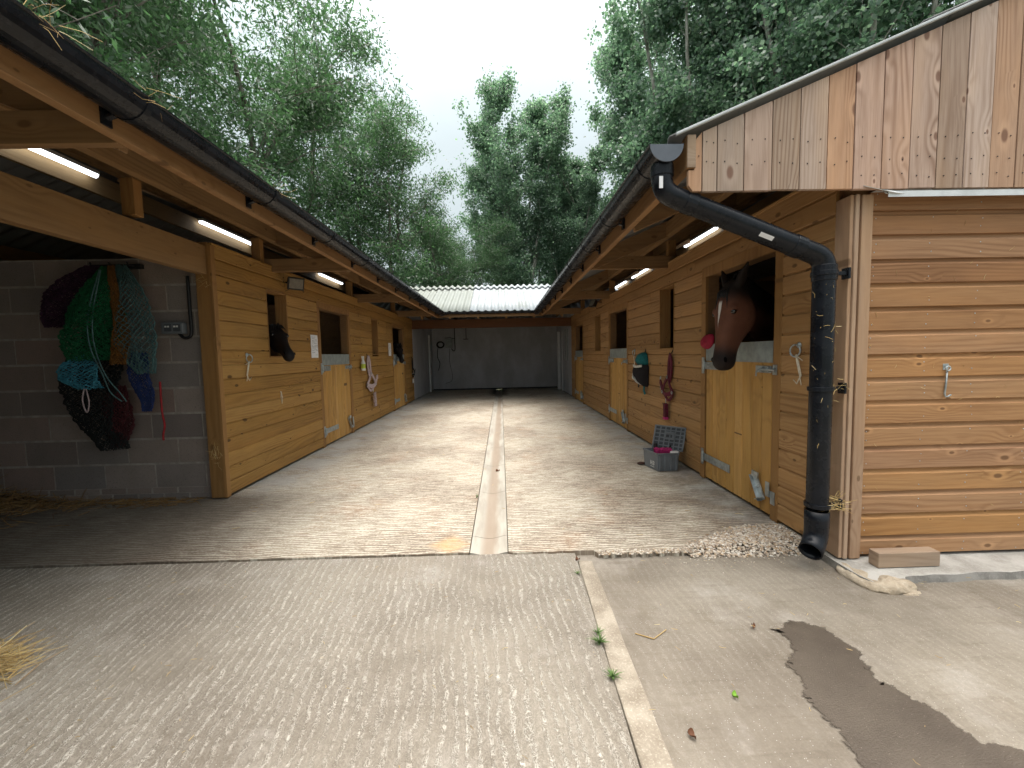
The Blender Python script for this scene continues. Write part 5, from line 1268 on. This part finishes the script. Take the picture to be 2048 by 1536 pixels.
horse('dark brown horse poking its muzzle out of the window in the golden wall', (-2.50, 4.66, 1.555), (.30, -.27, -.33), (.50, -.30, .80), .50,
      [((-2.72, 4.74, 1.50), .08, .13), ((-2.98, 4.80, 1.38), .10, .18), ((-3.25, 4.88, 1.20), .15, .25), ((-3.45, 4.92, 1.06), .19, .29)],
      [((-3.3, 4.9, 1.0), .15, .22), ((-3.5, 4.95, 1.0), .24, .30), ((-4.0, 5.1, .98), .28, .31), ((-4.5, 5.25, 1.0), .27, .31), ((-4.8, 5.3, 1.0), .18, .25)],
      [(.009, .005, .004), (.004, .003, .003)], False, .86, .35)
horse('black brown horse with head lowered out of the farther golden plank door', (-2.43, 9.80, 1.475), (.14, -.26, -.40), (.50, -.70, .45), .46,
      [((-2.66, 9.90, 1.46), .08, .13), ((-2.95, 9.98, 1.36), .10, .18), ((-3.25, 10.05, 1.2), .15, .25), ((-3.45, 10.08, 1.06), .19, .29)],
      [((-3.3, 10.05, 1.0), .15, .22), ((-3.5, 10.1, 1.0), .24, .30), ((-4.0, 10.2, .98), .28, .31), ((-4.5, 10.3, 1.0), .27, .31), ((-4.8, 10.35, 1.0), .18, .25)],
      [(.009, .005, .004), (.004, .003, .003)], False, .80, .45)

# ================================================================== trees
def leaf_mesh(name, C, D, Lr, Wr, mat, seed, fold=.15):
    g = np.random.default_rng(seed); N = len(C)
    D = D / np.linalg.norm(D, axis=1, keepdims=True)
    U = g.normal(size=(N, 3)); S = np.cross(D, U); S /= np.linalg.norm(S, axis=1, keepdims=True); Nn = np.cross(S, D)
    Ls = g.uniform(Lr[0], Lr[1], (N, 1)); Ws = Ls * g.uniform(Wr[0], Wr[1], (N, 1))
    V = np.empty((N, 4, 3)); V[:, 0] = C; V[:, 1] = C + D * Ls * .45 + S * Ws + Nn * Ws * fold; V[:, 2] = C + D * Ls; V[:, 3] = C + D * Ls * .45 - S * Ws + Nn * Ws * fold
    me = bpy.data.meshes.new(name); me.vertices.add(N * 4); me.vertices.foreach_set('co', V.reshape(-1))
    me.loops.add(N * 4); me.loops.foreach_set('vertex_index', np.arange(N * 4, dtype=np.int32))
    me.polygons.add(N); me.polygons.foreach_set('loop_start', np.arange(0, N * 4, 4, dtype=np.int32)); me.polygons.foreach_set('loop_total', np.full(N, 4, dtype=np.int32))
    me.materials.append(mat); me.update(calc_edges=True); me.validate(); return me
def make_tree(kind, seed, H, W, nleaf):
    q = random.Random(seed); g = np.random.default_rng(seed); mb = MB(); tips = []       # tips: (point, weight, spread)
    def limb(p, d, L, r, n=6, droop=0.0, curl=.10, rmin=.006, sides=6):
        p = Vector(p); d = Vector(d).normalized(); pts = [p.copy()]; rs = [r]
        for i in range(n):
            d = (d + Vector((q.gauss(0, curl), q.gauss(0, curl), q.gauss(0, curl * .6) + droop))).normalized(); p = p + d * (L / n); pts.append(p.copy()); rs.append(max(rmin, r * (1 - .92 * (i + 1) / n)))
        mb.tube(pts, rs, sides, False); return pts
    if kind == 'poplar':
        stems = [((0, 0, 0), (q.gauss(0, .02), q.gauss(0, .02), 1), H * .97, H * .012)]
        for _ in range(3): stems.append(((q.gauss(0, .15), q.gauss(0, .15), q.uniform(.5, 2.5)), (q.gauss(0, .12), q.gauss(0, .12), 1), H * q.uniform(.72, .9), H * .008))
        for si, (p0, d0, L, r) in enumerate(stems):
            tr = limb(p0, d0, L, r, 14, 0, .035, .01, 8)
            for i in range(int(46 if si == 0 else 20)):
                f = q.uniform(.10, .985); k = f * 14; a = int(min(13, k)); b = tr[a].lerp(tr[a + 1], k - a); az = q.uniform(0, 6.283)
                prof = (math.sin(math.pi * min(1, .12 + f * .86)) ** .75) * (1 if f < .8 else 1 - (f - .8) * 1.5)
                l = W * .62 * prof * q.uniform(.55, 1.15) * (1 if si == 0 else .6); up = q.uniform(.9, 2.0)
                br = limb(b, (math.cos(az), math.sin(az), up), max(.5, l * 1.5), .012 + .016 * (1 - f) * H / 15, 6, .05, .10)
                for j in range(2, 7):
                    tips.append((br[j], .6 + .2 * j, .20 + .05 * (7 - j)))
                    if j > 2 and q.random() < .8:
                        az2 = q.uniform(0, 6.28); tw = limb(br[j - 1], (math.cos(az2), math.sin(az2), q.uniform(.3, 1.6)), q.uniform(.4, 1.0), .007, 3, .05, .15, .003, 4)
                        for pp in tw[1:]: tips.append((pp, .9, .20))
        droop, Lr, Wr, mat, dz = 0, (.11, .19), (.36, .50), M['leaf_poplar'], -.25
    elif kind == 'ash':
        for si in range(q.choice((3, 4))):
            az = q.uniform(0, 6.28); tr = limb((.35 * math.cos(az), .35 * math.sin(az), 0), (.16 * math.cos(az), .16 * math.sin(az), 1), H * q.uniform(.75, .98), H * .010, 12, 0, .06, .012, 8)
            for i in range(24):
                f = q.uniform(.14, .99); k = f * 12; a = int(min(11, k)); b = tr[a].lerp(tr[a + 1], k - a); az2 = q.uniform(0, 6.283)
                l = W * .5 * (math.sin(math.pi * min(1, .16 + f * .80)) ** .6) * q.uniform(.6, 1.15)
                br = limb(b, (math.cos(az2), math.sin(az2), q.uniform(.25, .95)), max(.7, l), .014 + .028 * (1 - f), 7, -.02, .16)
                for j in range(2, 8):
                    if j > 3: tips.append((br[j], .8, .30))
                    for _ in range(2):
                        if q.random() < .75:
                            az3 = q.uniform(0, 6.28); tw = limb(br[j - 1], (math.cos(az3), math.sin(az3), q.uniform(-.1, .8)), q.uniform(.5, 1.3), .008, 4, -.07, .2, .003, 4)
                            for pp in tw[2:]: tips.append((pp, 1.0, .25))
        droop, Lr, Wr, mat, dz = .4, (.10, .21), (.13, .20), M['leaf_ash'], -.6
    else:
        for i in range(26):
            az = q.uniform(0, 6.28); br = limb((q.gauss(0, .25), q.gauss(0, .25), 0), (math.cos(az) * .7, math.sin(az) * .7, q.uniform(.6, 1.6)), H * q.uniform(.6, 1.0), .03, 7, -.02, .16)
            for j in range(2, 8):
                tips.append((br[j], 1, .3))
                az3 = q.uniform(0, 6.28); tw = limb(br[j - 1], (math.cos(az3), math.sin(az3), .4), q.uniform(.4, .9), .008, 3, -.03, .2, .003, 4)
                for pp in tw[1:]: tips.append((pp, 1, .25))
        droop, Lr, Wr, mat, dz = .3, (.10, .18), (.26, .40), M['leaf_bush'], -.3
    T = np.array([tuple(p) for p, _, _ in tips]); w = np.array([a for _, a, _ in tips]); sp = np.array([a for _, _, a in tips])
    # clumps: some twigs carry many leaves, some nearly none, so that the sky shows through
    w = w * g.gamma(.8, 1.0, len(w)); w /= w.sum()
    idx = g.choice(len(T), nleaf, p=w); C = T[idx] + g.normal(size=(nleaf, 3)) * sp[idx][:, None] * np.array([1, 1, .8])
    D = g.normal(size=(nleaf, 3)); D[:, 2] += dz
    trunk = mb.build('trunk', M['bark_pale'] if kind == 'poplar' else M['bark'], None, smooth=True, fix=False); COL.objects.unlink(trunk)
    return trunk.data, leaf_mesh('crown', C, D, Lr, Wr, mat, seed)
KIND = {}
for nm, a in dict(poplarA=('poplar', 3, 20, 7.8, 74000), poplarB=('poplar', 8, 20, 6.6, 56000), ashA=('ash', 5, 17, 8.5, 72000), ashB=('ash', 12, 16, 8.0, 66000), ashC=('ash', 19, 15, 8.0, 52000), bush=('bush', 4, 4.2, 4, 12000)).items(): KIND[nm] = make_tree(*a)
def tree(kind, x, y, s, rz, name, label, cat, group, sz=None):
    t = thing(name, label, cat, (x, y, -.1), group)
    for nm, me in zip(('trunk', 'crown'), KIND[kind]):
        o = bpy.data.objects.new(nm, me); COL.objects.link(o); o.parent = t
    t.scale = (s, s, sz or s); t.rotation_euler = (0, 0, rz)
GA, GP = 'feathery trees behind the golden range', 'tall poplars behind the stables'
tree('ashA', -9.4, 7.2, .95, .3, 'ash_tree', 'feathery tree highest at the upper left corner, over the gutter nest', 'tree', GA)
tree('ashB', -10.2, 10.4, 1.05, 1.9, 'ash_tree', 'feathery many stemmed tree rising behind the first gutter brackets', 'tree', GA)
tree('ashC', -9.0, 12.6, 1.1, 4.1, 'ash_tree', 'feathery tree with pale bare limbs above the middle of the left gutter', 'tree', GA)
tree('ashA', -9.6, 16.0, 1.12, 2.6, 'ash_tree', 'tall feathery tree whose top leaves the frame left of the open sky', 'tree', GA)
tree('ashB', -5.9, 19.3, .96, 5.2, 'ash_tree', 'rounded feathery tree bordering the open sky, above the far end of the left gutter', 'tree', GA)
tree('ashC', -3.5, 23.5, .68, 3.3, 'ash_tree', 'low twiggy tree with sky gaps just above the left end of the rear roof', 'tree', GA)
tree('poplarA', 1.3, 27.0, .90, .4, 'poplar_tree', 'poplar standing alone against the sky above the rear roof', 'tree', GP)
tree('poplarB', .3, 29.5, .68, 3.1, 'poplar_tree', 'left hand plume of poplar partly hidden by the lone one', 'tree', GP)
tree('poplarB', 2.9, 30.0, .74, 5.3, 'poplar_tree', 'right hand plume of poplar partly hidden by the lone one', 'tree', GP)
tree('ashA', -1.3, 25.0, .55, 2.2, 'ash_tree', 'small leafy tree filling the gap between the twiggy one and the lone poplar', 'tree', GA)
tree('ashB', -2.3, 22.0, .58, .8, 'ash_tree', 'low bushy tree just left of the lone poplar, behind the rear roof', 'tree', GA)
tree('poplarB', 4.5, 27.5, .60, 4.2, 'poplar_tree', 'lowest poplar, between the lone poplar and the right-hand gutter', 'tree', GP)
tree('poplarB', 6.2, 29.0, .78, 2.0, 'poplar_tree', 'middling poplar standing left of the tall one that borders the open sky', 'tree', GP)
tree('poplarA', 9.3, 20.5, 1.12, 3.6, 'poplar_tree', 'tall poplar bordering the open sky, over the right-hand gutter', 'tree', GP)
tree('poplarB', 10.6, 19.0, 1.25, 5.0, 'poplar_tree', 'tall poplar above the lower end of the gable verge', 'tree', GP)
tree('poplarA', 13.2, 18.0, 1.15, 1.2, 'poplar_tree', 'tall poplar above the middle of the gable verge', 'tree', GP)
tree('poplarB', 12.2, 14.2, 1.05, .2, 'poplar_tree', 'poplar behind the upper end of the gable verge, nearest to it', 'tree', GP)
tree('poplarA', 16.0, 15.5, 1.1, 4.4, 'poplar_tree', 'poplar at the top right corner above the highest gable boards', 'tree', GP)
tree('poplarB', 9.4, 25.5, 1.15, 1.0, 'poplar_tree', 'poplar deep between the sky edge poplar and the gable', 'tree', GP)
for i, (x, y, s, lb) in enumerate([(2.2, 20, 1.0, 'dark bush under the lone poplar, right behind the rear roof'), (4.6, 20.5, 1.15, 'dark bush behind the right end of the rear roof'), (-.2, 23.5, 1.1, 'dark bush behind the middle of the rear roof'), (-8.2, 17.0, 1.1, 'dark bush behind the far end of the left gutter')]):
    tree('bush', x, y, s, i * 1.7, 'bush', lb, 'bush', 'bushes behind the stables')

# ================================================================== sky, sun, camera
W = bpy.data.worlds.new('World'); SC.world = W; W.use_nodes = True; nt = W.node_tree; nt.nodes.clear()
out = nt.nodes.new('ShaderNodeOutputWorld'); bg = nt.nodes.new('ShaderNodeBackground'); nt.links.new(bg.outputs[0], out.inputs[0])
sky = nt.nodes.new('ShaderNodeTexSky'); sky.sky_type = 'NISHITA'; sky.sun_disc = False; sky.sun_elevation = R(66); sky.sun_rotation = R(20); sky.air_density = 1.0; sky.dust_density = 4.0
tc = nt.nodes.new('ShaderNodeTexCoord'); sep = nt.nodes.new('ShaderNodeSeparateXYZ'); nt.links.new(tc.outputs['Generated'], sep.inputs[0])
zc = nt.nodes.new('ShaderNodeMath'); zc.operation = 'MAXIMUM'; zc.inputs[1].default_value = 0; nt.links.new(sep.outputs[2], zc.inputs[0])
zp = nt.nodes.new('ShaderNodeMath'); zp.operation = 'POWER'; zp.inputs[1].default_value = 5.0; nt.links.new(zc.outputs[0], zp.inputs[0])
mp = nt.nodes.new('ShaderNodeMath'); mp.operation = 'MULTIPLY_ADD'; mp.inputs[1].default_value = SKY_HI; mp.inputs[2].default_value = SKY_LO; nt.links.new(zp.outputs[0], mp.inputs[0])
nz = nt.nodes.new('ShaderNodeTexNoise'); nz.inputs['Scale'].default_value = 2.2; nz.inputs['Detail'].default_value = 5; nt.links.new(tc.outputs['Generated'], nz.inputs['Vector'])
m1 = nt.nodes.new('ShaderNodeMapRange'); m1.inputs[1].default_value = .3; m1.inputs[2].default_value = .7; m1.inputs[3].default_value = .86; m1.inputs[4].default_value = 1.12; nt.links.new(nz.outputs[0], m1.inputs[0])
ml = nt.nodes.new('ShaderNodeMath'); ml.operation = 'MULTIPLY'; nt.links.new(mp.outputs[0], ml.inputs[0]); nt.links.new(m1.outputs[0], ml.inputs[1])
tn = nt.nodes.new('ShaderNodeMix'); tn.data_type = 'RGBA'; tn.inputs[6].default_value = (.875, .99, 1.02, 1); tn.inputs[7].default_value = (1.05, 1.0, .955, 1)
tm = nt.nodes.new('ShaderNodeMapRange'); tm.inputs[1].default_value = .55; tm.inputs[2].default_value = .85; nt.links.new(sep.outputs[2], tm.inputs[0]); nt.links.new(tm.outputs[0], tn.inputs[0])
cl = nt.nodes.new('ShaderNodeVectorMath'); cl.operation = 'SCALE'; nt.links.new(tn.outputs[2], cl.inputs[0]); nt.links.new(ml.outputs[0], cl.inputs['Scale'])
mx = nt.nodes.new('ShaderNodeMix'); mx.data_type = 'RGBA'; mx.inputs[0].default_value = .93; nt.links.new(sky.outputs[0], mx.inputs[6]); nt.links.new(cl.outputs[0], mx.inputs[7]); nt.links.new(mx.outputs[2], bg.inputs[0])
bg.inputs[1].default_value = .1
sl_ = bpy.data.lights.new('sun', 'SUN'); sl_.energy = SUN; sl_.angle = R(50); sl_.color = (1.0, .97, .93)
so_ = bpy.data.objects.new('sun', sl_); COL.objects.link(so_); so_.rotation_euler = (R(24), 0, R(180 - 20))
cam = bpy.data.cameras.new('camera'); co = bpy.data.objects.new('camera', cam); COL.objects.link(co)
cam.sensor_width = 36; cam.lens = 36 * 835 / 2048; cam.clip_start = .02; cam.clip_end = 2000
p_ = math.atan(59.4 / 835); y_ = math.atan(16.7 / math.hypot(835, 59.4)); r_ = .0214
fw_ = Vector((math.sin(y_) * math.cos(p_), math.cos(y_) * math.cos(p_), -math.sin(p_))); rt_ = Vector((math.cos(y_), -math.sin(y_), 0)); up_c = rt_.cross(fw_)
rt2 = rt_ * math.cos(r_) - up_c * math.sin(r_); up2 = up_c * math.cos(r_) + rt_ * math.sin(r_)
mat = Matrix((rt2, up2, -fw_)).transposed().to_4x4(); mat.translation = Vector((0, 0, 1.216)); co.matrix_world = mat
SC.camera = co
SC.view_settings.view_transform = 'Standard'; SC.view_settings.look = 'None'; SC.view_settings.exposure = EXPO; SC.view_settings.gamma = 1
SC.cycles.max_bounces = 10; SC.cycles.diffuse_bounces = 7; SC.cycles.glossy_bounces = 3; SC.cycles.transmission_bounces = 4; SC.cycles.use_denoising = True
